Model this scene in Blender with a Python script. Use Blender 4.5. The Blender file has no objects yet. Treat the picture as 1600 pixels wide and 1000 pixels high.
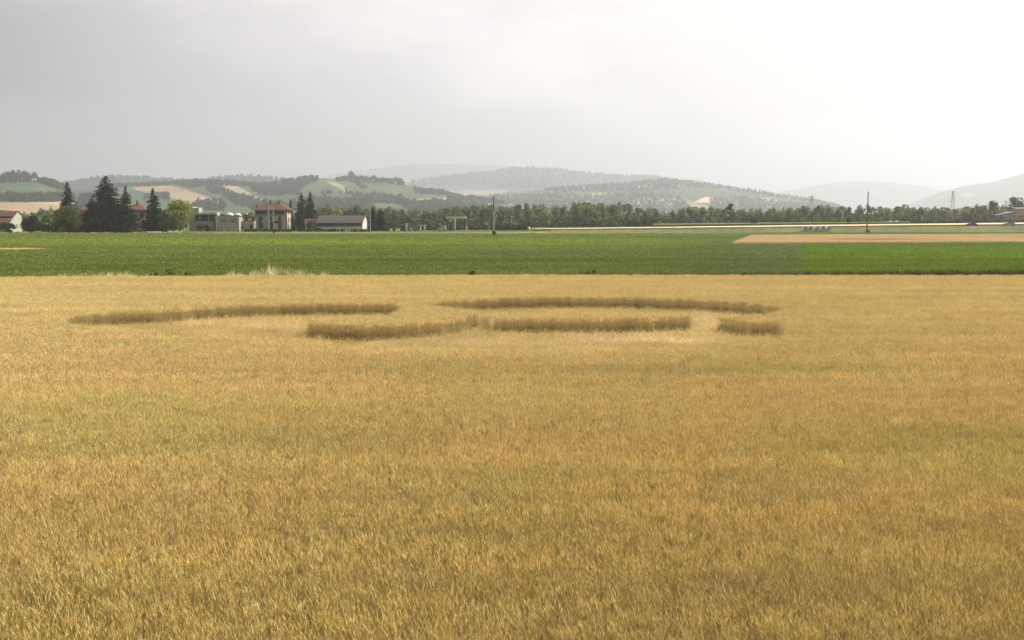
import bpy, math, random
import numpy as np
from mathutils import Vector
R = math.radians
C = bpy.context.scene.collection
scene = bpy.context.scene

# ------------------------------------------------------------------ camera
H = 6.5                      # eye height above the plain
F = 1600.0                   # focal length in photograph pixels (36 mm on 36 mm)
HOR = 338.0                  # horizon row of the photograph
PITCH = math.atan((500 - HOR) / F)
cam = bpy.data.objects.new('camera', bpy.data.cameras.new('camera'))
cam.location = (0, 0, H)
cam.rotation_euler = (R(90) - PITCH, 0, 0)
cam.data.lens = 36; cam.data.sensor_width = 36
cam.data.clip_start = 0.5; cam.data.clip_end = 60000
C.objects.link(cam); scene.camera = cam

# ------------------------------------------------------------------ light
SUN_EL, SUN_AZ = 46.0, 66.0   # azimuth to the right of the view direction (+Y)
sd = Vector((math.sin(R(SUN_AZ)) * math.cos(R(SUN_EL)), math.cos(R(SUN_AZ)) * math.cos(R(SUN_EL)), math.sin(R(SUN_EL))))
sun = bpy.data.objects.new('sun', bpy.data.lights.new('sun', 'SUN'))
sun.data.energy = 4.9; sun.data.angle = R(0.6); sun.data.color = (1.0, 0.93, 0.82)
sun.rotation_euler = sd.to_track_quat('Z', 'Y').to_euler()
C.objects.link(sun)

world = bpy.data.worlds.new('World'); scene.world = world; world.use_nodes = True
nt = world.node_tree; nt.nodes.clear()
def wn(t, **k):
    n = nt.nodes.new(t)
    for a, b in k.items(): setattr(n, a, b)
    return n
out = wn('ShaderNodeOutputWorld'); bg = wn('ShaderNodeBackground')
sky = wn('ShaderNodeTexSky', sky_type='NISHITA', sun_disc=False, sun_elevation=R(SUN_EL), sun_rotation=R(SUN_AZ),
         altitude=100, air_density=1.0, dust_density=5.0, ozone_density=1.0)
tc = wn('ShaderNodeTexCoord')
# thin high veil of cloud: brighter towards the sun, faint streaks and puffs
dot = wn('ShaderNodeVectorMath', operation='DOT_PRODUCT'); dot.inputs[1].default_value = Vector((math.sin(R(42)) * math.cos(R(34)), math.cos(R(42)) * math.cos(R(34)), math.sin(R(34))))
nt.links.new(tc.outputs['Generated'], dot.inputs[0])
glow = wn('ShaderNodeMapRange'); glow.inputs['From Min'].default_value = 0.22; glow.inputs['From Max'].default_value = 0.80
glow.inputs['To Min'].default_value = 0.0; glow.inputs['To Max'].default_value = 1.0
nt.links.new(dot.outputs['Value'], glow.inputs['Value'])
ramp = wn('ShaderNodeValToRGB')
el = ramp.color_ramp.elements
VEIL = [(0.0, (1.4, 1.35, 1.5)), (0.26, (2.15, 1.98, 2.1)), (0.38, (3.95, 3.65, 3.75)), (0.60, (6.2, 5.8, 5.65)), (0.82, (7.5, 7.15, 6.9)), (1.0, (8.5, 7.8, 6.9))]
el[0].position = 0.0; el[0].color = (*[c / 10.5 for c in VEIL[0][1]], 1)
el[1].position = 1.0; el[1].color = (*[c / 10.5 for c in VEIL[-1][1]], 1)
for p, c in VEIL[1:-1]:
    e = el.new(p); e.color = (*[v / 10.5 for v in c], 1)
nt.links.new(glow.outputs['Result'], ramp.inputs['Fac'])
veil = wn('ShaderNodeVectorMath', operation='SCALE'); veil.inputs['Scale'].default_value = 10.5
nt.links.new(ramp.outputs['Color'], veil.inputs[0])
mp = wn('ShaderNodeMapping'); mp.inputs['Scale'].default_value = (1.3, 1.0, 3.6)
nz = wn('ShaderNodeTexNoise'); nz.inputs['Scale'].default_value = 3.2; nz.inputs['Detail'].default_value = 7; nz.inputs['Roughness'].default_value = 0.55
nt.links.new(tc.outputs['Generated'], mp.inputs['Vector']); nt.links.new(mp.outputs['Vector'], nz.inputs['Vector'])
cr = wn('ShaderNodeValToRGB')
cr.color_ramp.elements[0].position = 0.46; cr.color_ramp.elements[0].color = (0, 0, 0, 1)
cr.color_ramp.elements[1].position = 0.66; cr.color_ramp.elements[1].color = (1, 1, 1, 1)
nt.links.new(nz.outputs['Fac'], cr.inputs['Fac'])
m1 = wn('ShaderNodeMix', data_type='RGBA'); m1.inputs['Factor'].default_value = 0.80
nt.links.new(sky.outputs['Color'], m1.inputs['A']); nt.links.new(veil.outputs['Vector'], m1.inputs['B'])
cm = wn('ShaderNodeMath', operation='MULTIPLY'); cm.inputs[1].default_value = 0.9
nt.links.new(cr.outputs['Color'], cm.inputs[0])
m2 = wn('ShaderNodeMix', data_type='RGBA', blend_type='ADD')
nt.links.new(cm.outputs[0], m2.inputs['Factor']); nt.links.new(m1.outputs['Result'], m2.inputs['A']); m2.inputs['B'].default_value = (1.9, 1.65, 1.55, 1)
nt.links.new(m2.outputs['Result'], bg.inputs['Color']); bg.inputs['Strength'].default_value = 0.10
nt.links.new(bg.outputs['Background'], out.inputs['Surface'])

scene.view_settings.view_transform = 'Standard'; scene.view_settings.look = 'None'
scene.view_settings.exposure = 0.5; scene.view_settings.gamma = 1.0
scene.cycles.volume_bounces = 1
scene.cycles.max_bounces = 6; scene.cycles.diffuse_bounces = 3; scene.cycles.transmission_bounces = 3
scene.cycles.transparent_max_bounces = 6
scene.cycles.use_denoising = True
scene.cycles.denoiser = 'OPENIMAGEDENOISE'
scene.cycles.denoising_input_passes = 'RGB_ALBEDO_NORMAL'
scene.cycles.denoising_prefilter = 'ACCURATE'

# ------------------------------------------------------------------ helpers
def at(px, py, z=0.0):
    """photograph pixel -> point of the horizontal plane z"""
    a = (500 - py) / F; c, s = math.cos(PITCH), math.sin(PITCH)
    d = Vector(((px - 800) / F, c + a * s, -s + a * c))
    t = (z - H) / d.z
    return Vector((d.x * t, d.y * t, z))
def atD(px, py, D):
    a = (500 - py) / F; c, s = math.cos(PITCH), math.sin(PITCH)
    d = Vector(((px - 800) / F, c + a * s, -s + a * c))
    t = D / d.y
    return Vector((d.x * t, D, H + d.z * t))
def px_of(x, y, z):
    """vectorised projection, used only to find which land use a traced field has"""
    c, s = math.cos(PITCH), math.sin(PITCH)
    zz = z - H
    dep = y * c - zz * s; up = y * s + zz * c
    return 800 + F * x / dep, 500 - F * up / dep

def hash2(ix, iy, seed):
    n = (ix.astype(np.int64) * 374761393 + iy.astype(np.int64) * 668265263 + seed * 982451653) & 0x7fffffff
    n = ((n ^ (n >> 13)) * 1274126177) & 0x7fffffff
    return ((n ^ (n >> 16)) & 0xffff) / 65535.0
def vnoise(x, y, seed=0):
    x = np.asarray(x, float); y = np.asarray(y, float)
    ix = np.floor(x); iy = np.floor(y); fx = x - ix; fy = y - iy
    fx = fx * fx * (3 - 2 * fx); fy = fy * fy * (3 - 2 * fy)
    a = hash2(ix, iy, seed); b = hash2(ix + 1, iy, seed); c = hash2(ix, iy + 1, seed); d = hash2(ix + 1, iy + 1, seed)
    return (a * (1 - fx) + b * fx) * (1 - fy) + (c * (1 - fx) + d * fx) * fy
def fbm(x, y, seed=0, o=4):
    s = 0; a = 0.5; t = 0
    for k in range(o):
        s = s + a * vnoise(x * 2 ** k, y * 2 ** k, seed + k * 17); t += a; a *= 0.5
    return s / t
def inpoly(x, y, poly):
    x = np.asarray(x, float); y = np.asarray(y, float); r = np.zeros(x.shape, bool)
    n = len(poly)
    for i in range(n):
        x1, y1 = poly[i][0], poly[i][1]; x2, y2 = poly[(i + 1) % n][0], poly[(i + 1) % n][1]
        if y1 == y2: continue
        c = ((y1 > y) != (y2 > y)) & (x < (x2 - x1) * (y - y1) / (y2 - y1) + x1)
        r ^= c
    return r

def tag(o, label=None, cat=None, group=None, kind=None):
    if label: o['label'] = label
    if cat: o['category'] = cat
    if group: o['group'] = group
    if kind: o['kind'] = kind
    return o
def empty(name, loc, rz=0, **k):
    o = bpy.data.objects.new(name, None); o.location = loc; o.rotation_euler = (0, 0, rz)
    o.empty_display_size = 0.3
    C.objects.link(o); return tag(o, **k)
def mesh_np(name, V, Fc, mats, colname=None, col=None, smooth=False, fmat=None):
    me = bpy.data.meshes.new(name)
    V = np.asarray(V, np.float32); me.vertices.add(len(V)); me.vertices.foreach_set('co', V.ravel())
    Fc = np.asarray(Fc, np.int32); k = Fc.shape[1]
    me.loops.add(Fc.size); me.loops.foreach_set('vertex_index', Fc.ravel())
    me.polygons.add(len(Fc)); me.polygons.foreach_set('loop_start', np.arange(0, Fc.size, k, dtype=np.int32))
    me.polygons.foreach_set('loop_total', np.full(len(Fc), k, np.int32))
    if smooth: me.polygons.foreach_set('use_smooth', np.ones(len(Fc), bool))
    if fmat is not None: me.polygons.foreach_set('material_index', np.asarray(fmat, np.int32))
    me.update(calc_edges=True); me.validate()
    if col is not None:
        at_ = me.attributes.new(colname or 'tint', 'FLOAT_COLOR', 'POINT')
        c4 = np.ones((len(V), 4), np.float32); c4[:, :3] = col; at_.data.foreach_set('color', c4.ravel())
    for m in (mats if isinstance(mats, (list, tuple)) else [mats]): me.materials.append(m)
    return me
def link(name, me, parent=None, loc=(0, 0, 0), rz=0, **k):
    o = bpy.data.objects.new(name, me); C.objects.link(o)
    o.location = loc; o.rotation_euler = (0, 0, rz)
    if parent: o.parent = parent
    return tag(o, **k)

class MB:
    """collects boxes, prisms and tubes, builds ONE mesh"""
    def __init__(s): s.v = []; s.f = []
    def poly(s, pts, faces):
        b = len(s.v); s.v += [tuple(p) for p in pts]; s.f += [tuple(b + i for i in f) for f in faces]; return s
    def box(s, x0, x1, y0, y1, z0, z1):
        p = [(x0, y0, z0), (x1, y0, z0), (x1, y1, z0), (x0, y1, z0), (x0, y0, z1), (x1, y0, z1), (x1, y1, z1), (x0, y1, z1)]
        return s.poly(p, [(0, 3, 2, 1), (4, 5, 6, 7), (0, 1, 5, 4), (1, 2, 6, 5), (2, 3, 7, 6), (3, 0, 4, 7)])
    def prism_x(s, prof, x0, x1):      # prof: (y,z) counter-clockwise seen from +x
        n = len(prof)
        p = [(x0, a, b) for a, b in prof] + [(x1, a, b) for a, b in prof]
        return s.poly(p, [tuple(range(n))[::-1], tuple(range(n, 2 * n))] + [(i, (i + 1) % n, n + (i + 1) % n, n + i) for i in range(n)])
    def prism_y(s, prof, y0, y1):      # prof: (x,z)
        n = len(prof)
        p = [(a, y0, b) for a, b in prof] + [(a, y1, b) for a, b in prof]
        return s.poly(p, [tuple(range(n)), tuple(range(n, 2 * n))[::-1]] + [((i + 1) % n, i, n + i, n + (i + 1) % n) for i in range(n)])
    def tube(s, a, b, r0, r1=None, n=8):
        a = Vector(a); b = Vector(b); r1 = r0 if r1 is None else r1
        d = (b - a).normalized(); u = d.orthogonal().normalized(); w = d.cross(u)
        p = []
        for c, r in ((a, r0), (b, r1)):
            for i in range(n):
                t = 2 * math.pi * i / n; p.append(c + u * (r * math.cos(t)) + w * (r * math.sin(t)))
        return s.poly(p, [(i, (i + 1) % n, n + (i + 1) % n, n + i) for i in range(n)] + [tuple(range(n))[::-1], tuple(range(n, 2 * n))])
    def hip(s, x0, x1, y0, y1, z0, z1, t=0.18):
        w = (y1 - y0) / 2; yc = (y0 + y1) / 2; i = min(w, (x1 - x0) / 2 - .3)
        for dz in (0,):
            p = [(x0, y0, z0 - t), (x1, y0, z0 - t), (x1, y1, z0 - t), (x0, y1, z0 - t), (x0, y0, z0), (x1, y0, z0), (x1, y1, z0), (x0, y1, z0), (x0 + i, yc, z1), (x1 - i, yc, z1)]
            s.poly(p, [(0, 3, 2, 1), (0, 1, 5, 4), (1, 2, 6, 5), (2, 3, 7, 6), (3, 0, 4, 7), (4, 5, 9, 8), (5, 6, 9), (6, 7, 8, 9), (7, 4, 8)])
        return s
    def blob(s, c, r, sx=1, sy=1, sz=1, n=8, m=5):
        p = []; c = Vector(c)
        for j in range(m + 1):
            ph = math.pi * j / m
            for i in range(n):
                t = 2 * math.pi * i / n
                p.append((c.x + r * sx * math.sin(ph) * math.cos(t), c.y + r * sy * math.sin(ph) * math.sin(t), c.z + r * sz * math.cos(ph)))
        return s.poly(p, [(j * n + i, (j + 1) * n + i, (j + 1) * n + (i + 1) % n, j * n + (i + 1) % n) for j in range(m) for i in range(n)])
    def build(s, name, mat, parent=None, loc=(0, 0, 0), rz=0, smooth=False, **k):
        me = bpy.data.meshes.new(name); me.from_pydata(s.v, [], s.f); me.materials.append(mat)
        if smooth:
            for p in me.polygons: p.use_smooth = True
        return link(name, me, parent, loc, rz, **k)

# ------------------------------------------------------------------ materials
def mat_solid(name, col, rough=0.85, var=0.15, scale=1.5, metal=0.0, spec=0.3, bump=0.0):
    m = bpy.data.materials.new(name); m.use_nodes = True; t = m.node_tree; b = t.nodes['Principled BSDF']
    tc = t.nodes.new('ShaderNodeTexCoord'); n = t.nodes.new('ShaderNodeTexNoise')
    n.inputs['Scale'].default_value = scale; n.inputs['Detail'].default_value = 5
    t.links.new(tc.outputs['Object'], n.inputs['Vector'])
    mx = t.nodes.new('ShaderNodeMix'); mx.data_type = 'RGBA'
    mx.inputs['A'].default_value = (*[c * (1 - var) for c in col], 1); mx.inputs['B'].default_value = (*[min(1, c * (1 + var)) for c in col], 1)
    t.links.new(n.outputs['Fac'], mx.inputs['Factor']); t.links.new(mx.outputs['Result'], b.inputs['Base Color'])
    b.inputs['Roughness'].default_value = rough; b.inputs['Metallic'].default_value = metal; b.inputs['Specular IOR Level'].default_value = spec
    if bump:
        bp = t.nodes.new('ShaderNodeBump'); bp.inputs['Strength'].default_value = bump; bp.inputs['Distance'].default_value = 0.1
        t.links.new(n.outputs['Fac'], bp.inputs['Height']); t.links.new(bp.outputs['Normal'], b.inputs['Normal'])
    return m
def mat_tile(name, c1, c2, scale=3.0):
    m = bpy.data.materials.new(name); m.use_nodes = True; t = m.node_tree; b = t.nodes['Principled BSDF']
    tc = t.nodes.new('ShaderNodeTexCoord'); w = t.nodes.new('ShaderNodeTexWave'); w.inputs['Scale'].default_value = scale; w.inputs['Distortion'].default_value = 0.6
    n = t.nodes.new('ShaderNodeTexNoise'); n.inputs['Scale'].default_value = 0.9; n.inputs['Detail'].default_value = 6
    t.links.new(tc.outputs['Object'], w.inputs['Vector']); t.links.new(tc.outputs['Object'], n.inputs['Vector'])
    mm = t.nodes.new('ShaderNodeMath'); mm.operation = 'MULTIPLY_ADD'; mm.inputs[1].default_value = 0.35
    t.links.new(w.outputs['Fac'], mm.inputs[0]); t.links.new(n.outputs['Fac'], mm.inputs[2])
    mx = t.nodes.new('ShaderNodeMix'); mx.data_type = 'RGBA'; mx.inputs['A'].default_value = (*c1, 1); mx.inputs['B'].default_value = (*c2, 1)
    t.links.new(mm.outputs[0], mx.inputs['Factor']); t.links.new(mx.outputs['Result'], b.inputs['Base Color']); b.inputs['Roughness'].default_value = 0.9
    return m
def mat_plant(name, trans=0.25, src='tint', inst=None, rough_noise=None):
    """leaf material; colour from the mesh attribute, times an instancer attribute if INST"""
    m = bpy.data.materials.new(name); m.use_nodes = True; t = m.node_tree; t.nodes.clear()
    o = t.nodes.new('ShaderNodeOutputMaterial')
    a = t.nodes.new('ShaderNodeAttribute'); a.attribute_name = src; colr = a.outputs['Color']
    if inst:
        i = t.nodes.new('ShaderNodeAttribute'); i.attribute_type = 'INSTANCER'; i.attribute_name = inst
        mx = t.nodes.new('ShaderNodeMix'); mx.data_type = 'RGBA'; mx.blend_type = 'MULTIPLY'; mx.inputs['Factor'].default_value = 1
        t.links.new(colr, mx.inputs['A']); t.links.new(i.outputs['Color'], mx.inputs['B']); colr = mx.outputs['Result']
    d = t.nodes.new('ShaderNodeBsdfDiffuse'); tr = t.nodes.new('ShaderNodeBsdfTranslucent'); ms = t.nodes.new('ShaderNodeMixShader')
    ms.inputs[0].default_value = trans
    t.links.new(colr, d.inputs['Color']); t.links.new(colr, tr.inputs['Color'])
    t.links.new(d.outputs[0], ms.inputs[1]); t.links.new(tr.outputs[0], ms.inputs[2]); t.links.new(ms.outputs[0], o.inputs['Surface'])
    return m
def mat_land(name, scale=0.02, var=0.25, src='tint', fine=0.3, stretch=(1, 1, 1)):
    """field or hill surface: colour map attribute broken up by noise of two sizes"""
    m = bpy.data.materials.new(name); m.use_nodes = True; t = m.node_tree; b = t.nodes['Principled BSDF']
    a = t.nodes.new('ShaderNodeAttribute'); a.attribute_name = src
    g = t.nodes.new('ShaderNodeNewGeometry'); mp = t.nodes.new('ShaderNodeMapping'); mp.inputs['Scale'].default_value = stretch
    t.links.new(g.outputs['Position'], mp.inputs['Vector'])
    n = t.nodes.new('ShaderNodeTexNoise'); n.inputs['Scale'].default_value = scale; n.inputs['Detail'].default_value = 8; n.inputs['Roughness'].default_value = 0.65
    t.links.new(mp.outputs['Vector'], n.inputs['Vector'])
    r = t.nodes.new('ShaderNodeMapRange'); r.inputs['From Min'].default_value = 0.25; r.inputs['From Max'].default_value = 0.75
    r.inputs['To Min'].default_value = 1 - var; r.inputs['To Max'].default_value = 1 + var
    t.links.new(n.outputs['Fac'], r.inputs['Value'])
    n2 = t.nodes.new('ShaderNodeTexNoise'); n2.inputs['Scale'].default_value = fine; n2.inputs['Detail'].default_value = 3
    t.links.new(g.outputs['Position'], n2.inputs['Vector'])
    r2 = t.nodes.new('ShaderNodeMapRange'); r2.inputs['From Min'].default_value = 0.3; r2.inputs['From Max'].default_value = 0.7
    r2.inputs['To Min'].default_value = 0.75; r2.inputs['To Max'].default_value = 1.2
    t.links.new(n2.outputs['Fac'], r2.inputs['Value'])
    k = t.nodes.new('ShaderNodeMath'); k.operation = 'MULTIPLY'; t.links.new(r.outputs['Result'], k.inputs[0]); t.links.new(r2.outputs['Result'], k.inputs[1])
    v = t.nodes.new('ShaderNodeVectorMath'); v.operation = 'SCALE'
    t.links.new(a.outputs['Color'], v.inputs[0]); t.links.new(k.outputs[0], v.inputs['Scale'])
    t.links.new(v.outputs['Vector'], b.inputs['Base Color']); b.inputs['Roughness'].default_value = 1; b.inputs['Specular IOR Level'].default_value = 0.05
    return m
M = {}
M['wheat'] = mat_plant('wheat_plants', 0.30, inst='icol')
M['crop'] = mat_plant('crop_leaves', 0.25, inst='icol')
M['leaf'] = mat_plant('tree_leaves', 0.30)
M['wood_leaf'] = mat_plant('woodland_leaves', 0.2, inst='icol')
M['land'] = mat_land('farmland')
M['hill'] = mat_land('hillside', scale=0.007, var=0.38, fine=0.06)
M['bark'] = mat_solid('bark', (0.10, 0.075, 0.055), bump=0.4, scale=6)

# ------------------------------------------------------------------ ground
def zt(px):
    return np.interp(px, [-3000, 0, 600, 860, 1100, 1240, 1600, 2200, 5000], [0.3, 0.3, 0.3, 0.75, 1.4, 1.8, 2.75, 3.6, 4.5])
def ground_z(x, y):
    x = np.asarray(x, float); y = np.asarray(y, float)
    px = 800 + F * x / np.maximum(y, 1.0)
    t = np.clip((y - 398) / 13.0, 0, 1); t = t * t * (3 - 2 * t)
    return zt(px) * t
def gz(x, y): return float(ground_z(x, y))
def graded(lims, steps):
    o = []
    for (a, b), s in zip(lims, steps): o += list(np.arange(a, b, s))
    return np.array(o + [lims[-1][1]], float)
gx = graded([(-20000, -2000), (-2000, -450), (-450, 450), (450, 2000), (2000, 20000)], [1500, 60, 10, 60, 1500])
gy = graded([(-1500, -100), (-100, 390), (390, 420), (420, 700), (700, 3000), (3000, 21000)], [200, 14, 1.5, 10, 60, 1500])
X, Y = np.meshgrid(gx, gy); Z = ground_z(X, Y)
nv = np.stack([X, Y, Z], -1).reshape(-1, 3); nx = len(gx); ny = len(gy)
idx = np.arange(nx * ny).reshape(ny, nx)
quads = np.stack([idx[:-1, :-1], idx[:-1, 1:], idx[1:, 1:], idx[1:, :-1]], -1).reshape(-1, 4)
earth = np.array([0.20, 0.15, 0.085]); grassc = np.array([0.115, 0.15, 0.045])
yy = nv[:, 1]
col = np.where((yy < 100)[:, None], earth, grassc)
pxx = 800 + F * nv[:, 0] / np.maximum(nv[:, 1], 1)
tt = fbm(nv[:, 0] * .05, nv[:, 1] * .3, 5)
sl = (yy > 397) & (yy < 424)
col = np.where((sl & (yy > 405) & (pxx > 850))[:, None], np.array([0.17, 0.14, 0.07]), col)
col = np.where((sl & (yy <= 405) & (pxx > 850))[:, None], np.array([0.13, 0.165, 0.06]), col)
col = np.where((sl & (pxx < 850) & (yy < 404))[:, None], np.array([0.22, 0.23, 0.08]), col)
vg = (yy > 360) & (yy <= 398) & (pxx < 1180)
col = np.where(vg[:, None], np.array([0.25, 0.26, 0.10]) * (.75 + .5 * tt)[:, None], col)
far = yy > 700
col = np.where(far[:, None], np.array([0.10, 0.13, 0.05]) * (0.7 + 0.6 * fbm(nv[:, 0] * .004, nv[:, 1] * .004, 9))[:, None], col)
link('ground', mesh_np('ground', nv, quads, M['land'], col=col, smooth=True), kind='structure')

# ------------------------------------------------------------------ instancing of uncountable plants on a cloud of points
def src_collection(name, meshes):
    c = bpy.data.collections.new(name)
    for i, me in enumerate(meshes):
        c.objects.link(bpy.data.objects.new('%s_%02d' % (name, i), me))
    return c
def scatter(name, P, rot, scl, icol, coll, nvar, label, cat, seed=0):
    rng = np.random.default_rng(seed)
    me = bpy.data.meshes.new(name); n = len(P)
    me.vertices.add(n); me.vertices.foreach_set('co', np.asarray(P, np.float32).ravel())
    for nm, tp, key, data in (('rot', 'FLOAT_VECTOR', 'vector', rot), ('scl', 'FLOAT_VECTOR', 'vector', scl)):
        a = me.attributes.new(nm, tp, 'POINT'); a.data.foreach_set(key, np.asarray(data, np.float32).ravel())
    a = me.attributes.new('icol', 'FLOAT_COLOR', 'POINT'); c4 = np.ones((n, 4), np.float32); c4[:, :3] = icol; a.data.foreach_set('color', c4.ravel())
    a = me.attributes.new('pick', 'INT', 'POINT'); a.data.foreach_set('value', rng.integers(0, nvar, n).astype(np.int32))
    o = bpy.data.objects.new(name, me); C.objects.link(o); tag(o, label, cat, kind='stuff')
    g = bpy.data.node_groups.new(name, 'GeometryNodeTree')
    g.interface.new_socket('Geometry', in_out='INPUT', socket_type='NodeSocketGeometry')
    g.interface.new_socket('Geometry', in_out='OUTPUT', socket_type='NodeSocketGeometry')
    gi = g.nodes.new('NodeGroupInput'); go = g.nodes.new('NodeGroupOutput')
    ci = g.nodes.new('GeometryNodeCollectionInfo'); ci.inputs['Collection'].default_value = coll
    ci.inputs['Separate Children'].default_value = True; ci.inputs['Reset Children'].default_value = True
    ip = g.nodes.new('GeometryNodeInstanceOnPoints'); ip.inputs['Pick Instance'].default_value = True
    def att(nm, tp):
        a = g.nodes.new('GeometryNodeInputNamedAttribute'); a.data_type = tp; a.inputs['Name'].default_value = nm
        return [s for s in a.outputs if s.enabled and s.name == 'Attribute'][0]
    g.links.new(gi.outputs[0], ip.inputs['Points']); g.links.new(ci.outputs[0], ip.inputs['Instance'])
    g.links.new(att('pick', 'INT'), ip.inputs['Instance Index']); g.links.new(att('rot', 'FLOAT_VECTOR'), ip.inputs['Rotation'])
    g.links.new(att('scl', 'FLOAT_VECTOR'), ip.inputs['Scale']); g.links.new(ip.outputs[0], go.inputs[0])
    md = o.modifiers.new('scatter', 'NODES'); md.node_group = g
    return o

# ------------------------------------------------------------------ wheat plants
def wheat_tuft(seed, n=23, w=0.16, hgt=0.92):
    r = random.Random(seed); V = []; Fc = []; Cc = []
    def tri(a, b, c, col):
        k = len(V); V.extend([a, b, c]); Fc.append((k, k + 1, k + 2)); Cc.extend([col] * 3)
    for i in range(n):
        x = r.uniform(-w, w); y = r.uniform(-w, w); h = hgt * r.uniform(0.86, 1.06)
        la = r.uniform(0, 6.283); ll = r.uniform(0.0, 0.10)
        tx, ty = x + math.cos(la) * ll - .03, y + math.sin(la) * ll
        k = r.random()
        g = Vector((0.78, 0.60, 0.30)) * r.uniform(0.88, 1.12)
        if k < 0.14: g = Vector((0.62, 0.55, 0.24)) * r.uniform(.85, 1.1)
        if k > 0.9: g = Vector((0.88, 0.74, 0.46))
        st = Vector((0.60, 0.48, 0.26)) * r.uniform(0.65, 1.3)
        a = r.uniform(0, 3.14); sw = 0.0032
        for q in range(2):
            ca, sa = math.cos(a + q * 1.57) * sw, math.sin(a + q * 1.57) * sw
            tri((x - ca, y - sa, 0), (x + ca, y + sa, 0), (tx, ty, h - .06), st)
        # ear: slender double pyramid, nodding a little
        L = r.uniform(0.075, 0.11); er = r.uniform(0.0055, 0.008)
        nd = r.uniform(0.0, 0.085); na = r.uniform(0, 6.283)
        ex, ey = math.cos(na) * nd, math.sin(na) * nd
        b0 = Vector((tx, ty, h - .06)); m0 = Vector((tx + ex * .4, ty + ey * .4, h - .06 + L * .45)); t0 = Vector((tx + ex, ty + ey, h - .06 + L))
        ring = [m0 + Vector((math.cos(t) * er, math.sin(t) * er, 0)) for t in (a, a + 2.09, a + 4.19)]
        for q in range(3):
            tri(b0, ring[q], ring[(q + 1) % 3], g); tri(ring[q], t0, ring[(q + 1) % 3], g)
        for q in range(2):     # awns
            t = r.uniform(0, 6.283); p = t0 + Vector((math.cos(t) * .03, math.sin(t) * .03, .055))
            tri(m0, m0 + Vector((.003, 0, .0)), p, g * 1.15)
        if r.random() < 0.8:   # a dry leaf
            lz = r.uniform(.3, .68) * h; t = r.uniform(0, 6.283); lx = r.uniform(.09, .18)
            lc = Vector((0.62, 0.49, 0.27)) if r.random() < .85 else Vector((0.36, 0.38, 0.14))
            p0 = Vector((x + (tx - x) * lz / h, y + (ty - y) * lz / h, lz)); p1 = p0 + Vector((math.cos(t) * lx * .6, math.sin(t) * lx * .6, .06)); p2 = p0 + Vector((math.cos(t) * lx, math.sin(t) * lx, -.03))
            s_ = Vector((-math.sin(t), math.cos(t), 0)) * .005
            tri(p0 - s_, p1 - s_, p1 + s_, lc); tri(p1 - s_, p2, p1 + s_, lc)
    return mesh_np('wheat_tuft', np.array([tuple(v) for v in V]), Fc, M['wheat'], col=np.array([tuple(c) for c in Cc]))
def straw_mat(seed, n=38, w=0.34):
    r = random.Random(seed); V = []; Fc = []; Cc = []
    for i in range(n):
        x = r.uniform(-w, w); y = r.uniform(-w, w); a = r.gauss(0, .55); L = r.uniform(.35, .8)
        z0 = r.uniform(.02, .10); z1 = z0 + r.gauss(0.02, .05)
        if r.random() < .08: z1 += r.uniform(.1, .3)
        d = Vector((math.cos(a) * L, math.sin(a) * L, max(z1, .01) - z0)); p = Vector((x, y, z0)); s_ = Vector((-math.sin(a), math.cos(a), 0)) * .0055
        c = (Vector((0.80, 0.65, 0.40)) if r.random() < .6 else Vector((0.50, 0.38, 0.19))) * r.uniform(.6, 1.15)
        k = len(V); V += [p - s_, p + s_, p + d + s_, p + d - s_]; Fc.append((k, k + 1, k + 2, k + 3)); Cc += [c] * 4
        e = p + d; k = len(V); V += [e - s_ * 2, e + s_ * 2, e + d * .12 + s_ * .5 + Vector((0, 0, .01)), e + d * .12 - s_ * .5]; Fc.append((k, k + 1, k + 2, k + 3)); Cc += [Vector((.55, .42, .2))] * 4
    return mesh_np('straw_mat', np.array([tuple(v) for v in V]), Fc, M['wheat'], col=np.array([tuple(c) for c in Cc]))

# formation traced on the ground (photograph rows -> ground plane, or canopy plane for near edges)
WH = 0.88
def G(l, z=0.12): return [tuple(at(a, b, z)[:2]) for a, b in l]
rear_left = G([(106, 519), (125, 516), (150, 512), (200, 509), (250, 507), (300, 503), (350, 500), (400, 497.5), (450, 496), (500, 495), (560, 495), (622, 495)])
front_edge = G([(1228, 519), (1224, 525), (1216, 531), (1180, 536), (1130, 540), (1080, 544), (1000, 547), (900, 548), (800, 547), (700, 546), (600, 543), (520, 538), (460, 533), (400, 529), (330, 524), (250, 519), (190, 514), (150, 511), (130, 509), (100, 506)], WH)
# standing peninsula that carries walls B and C, joined to the field behind it
pen = G([(623, 495), (628, 503)]) + G([(600, 495), (560, 496.5), (500, 498.5), (483, 500)], WH) + G([(486, 529), (520, 533.5), (570, 535.5), (630, 533), (690, 528), (735, 519), (737, 513), (764, 514)])
gap = G([(764, 500), (747, 491), (738, 485), (690, 480), (664, 476)], WH)
rear_right = G([(668, 494), (690, 490.5), (740, 487.5), (800, 485), (850, 484), (930, 484.2), (1000, 485), (1080, 488), (1130, 491), (1190, 496), (1226, 502)])
join_r = G([(1228, 483), (1210, 488.5), (1190, 491.5), (1160, 494), (1122, 497)], WH) + G([(1121, 520), (1150, 525), (1185, 529), (1215, 526)])
flat_outer = rear_left + pen + gap + rear_right + join_r + front_edge
block_d = G([(774, 522), (900, 523), (1000, 522), (1078, 519)]) + G([(1080, 493.5), (1000, 490.5), (900, 490), (800, 491), (774, 492)], WH)
def in_flat(x, y):
    return inpoly(x, y, flat_outer) & ~inpoly(x, y, block_d)
EDGE = [(-400, 92), (-60, 93.5), (-30, 96), (0, 97.6), (30, 97.5), (65, 97), (400, 96)]
def far_edge(x): return np.interp(x, [e[0] for e in EDGE], [e[1] for e in EDGE])

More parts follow.
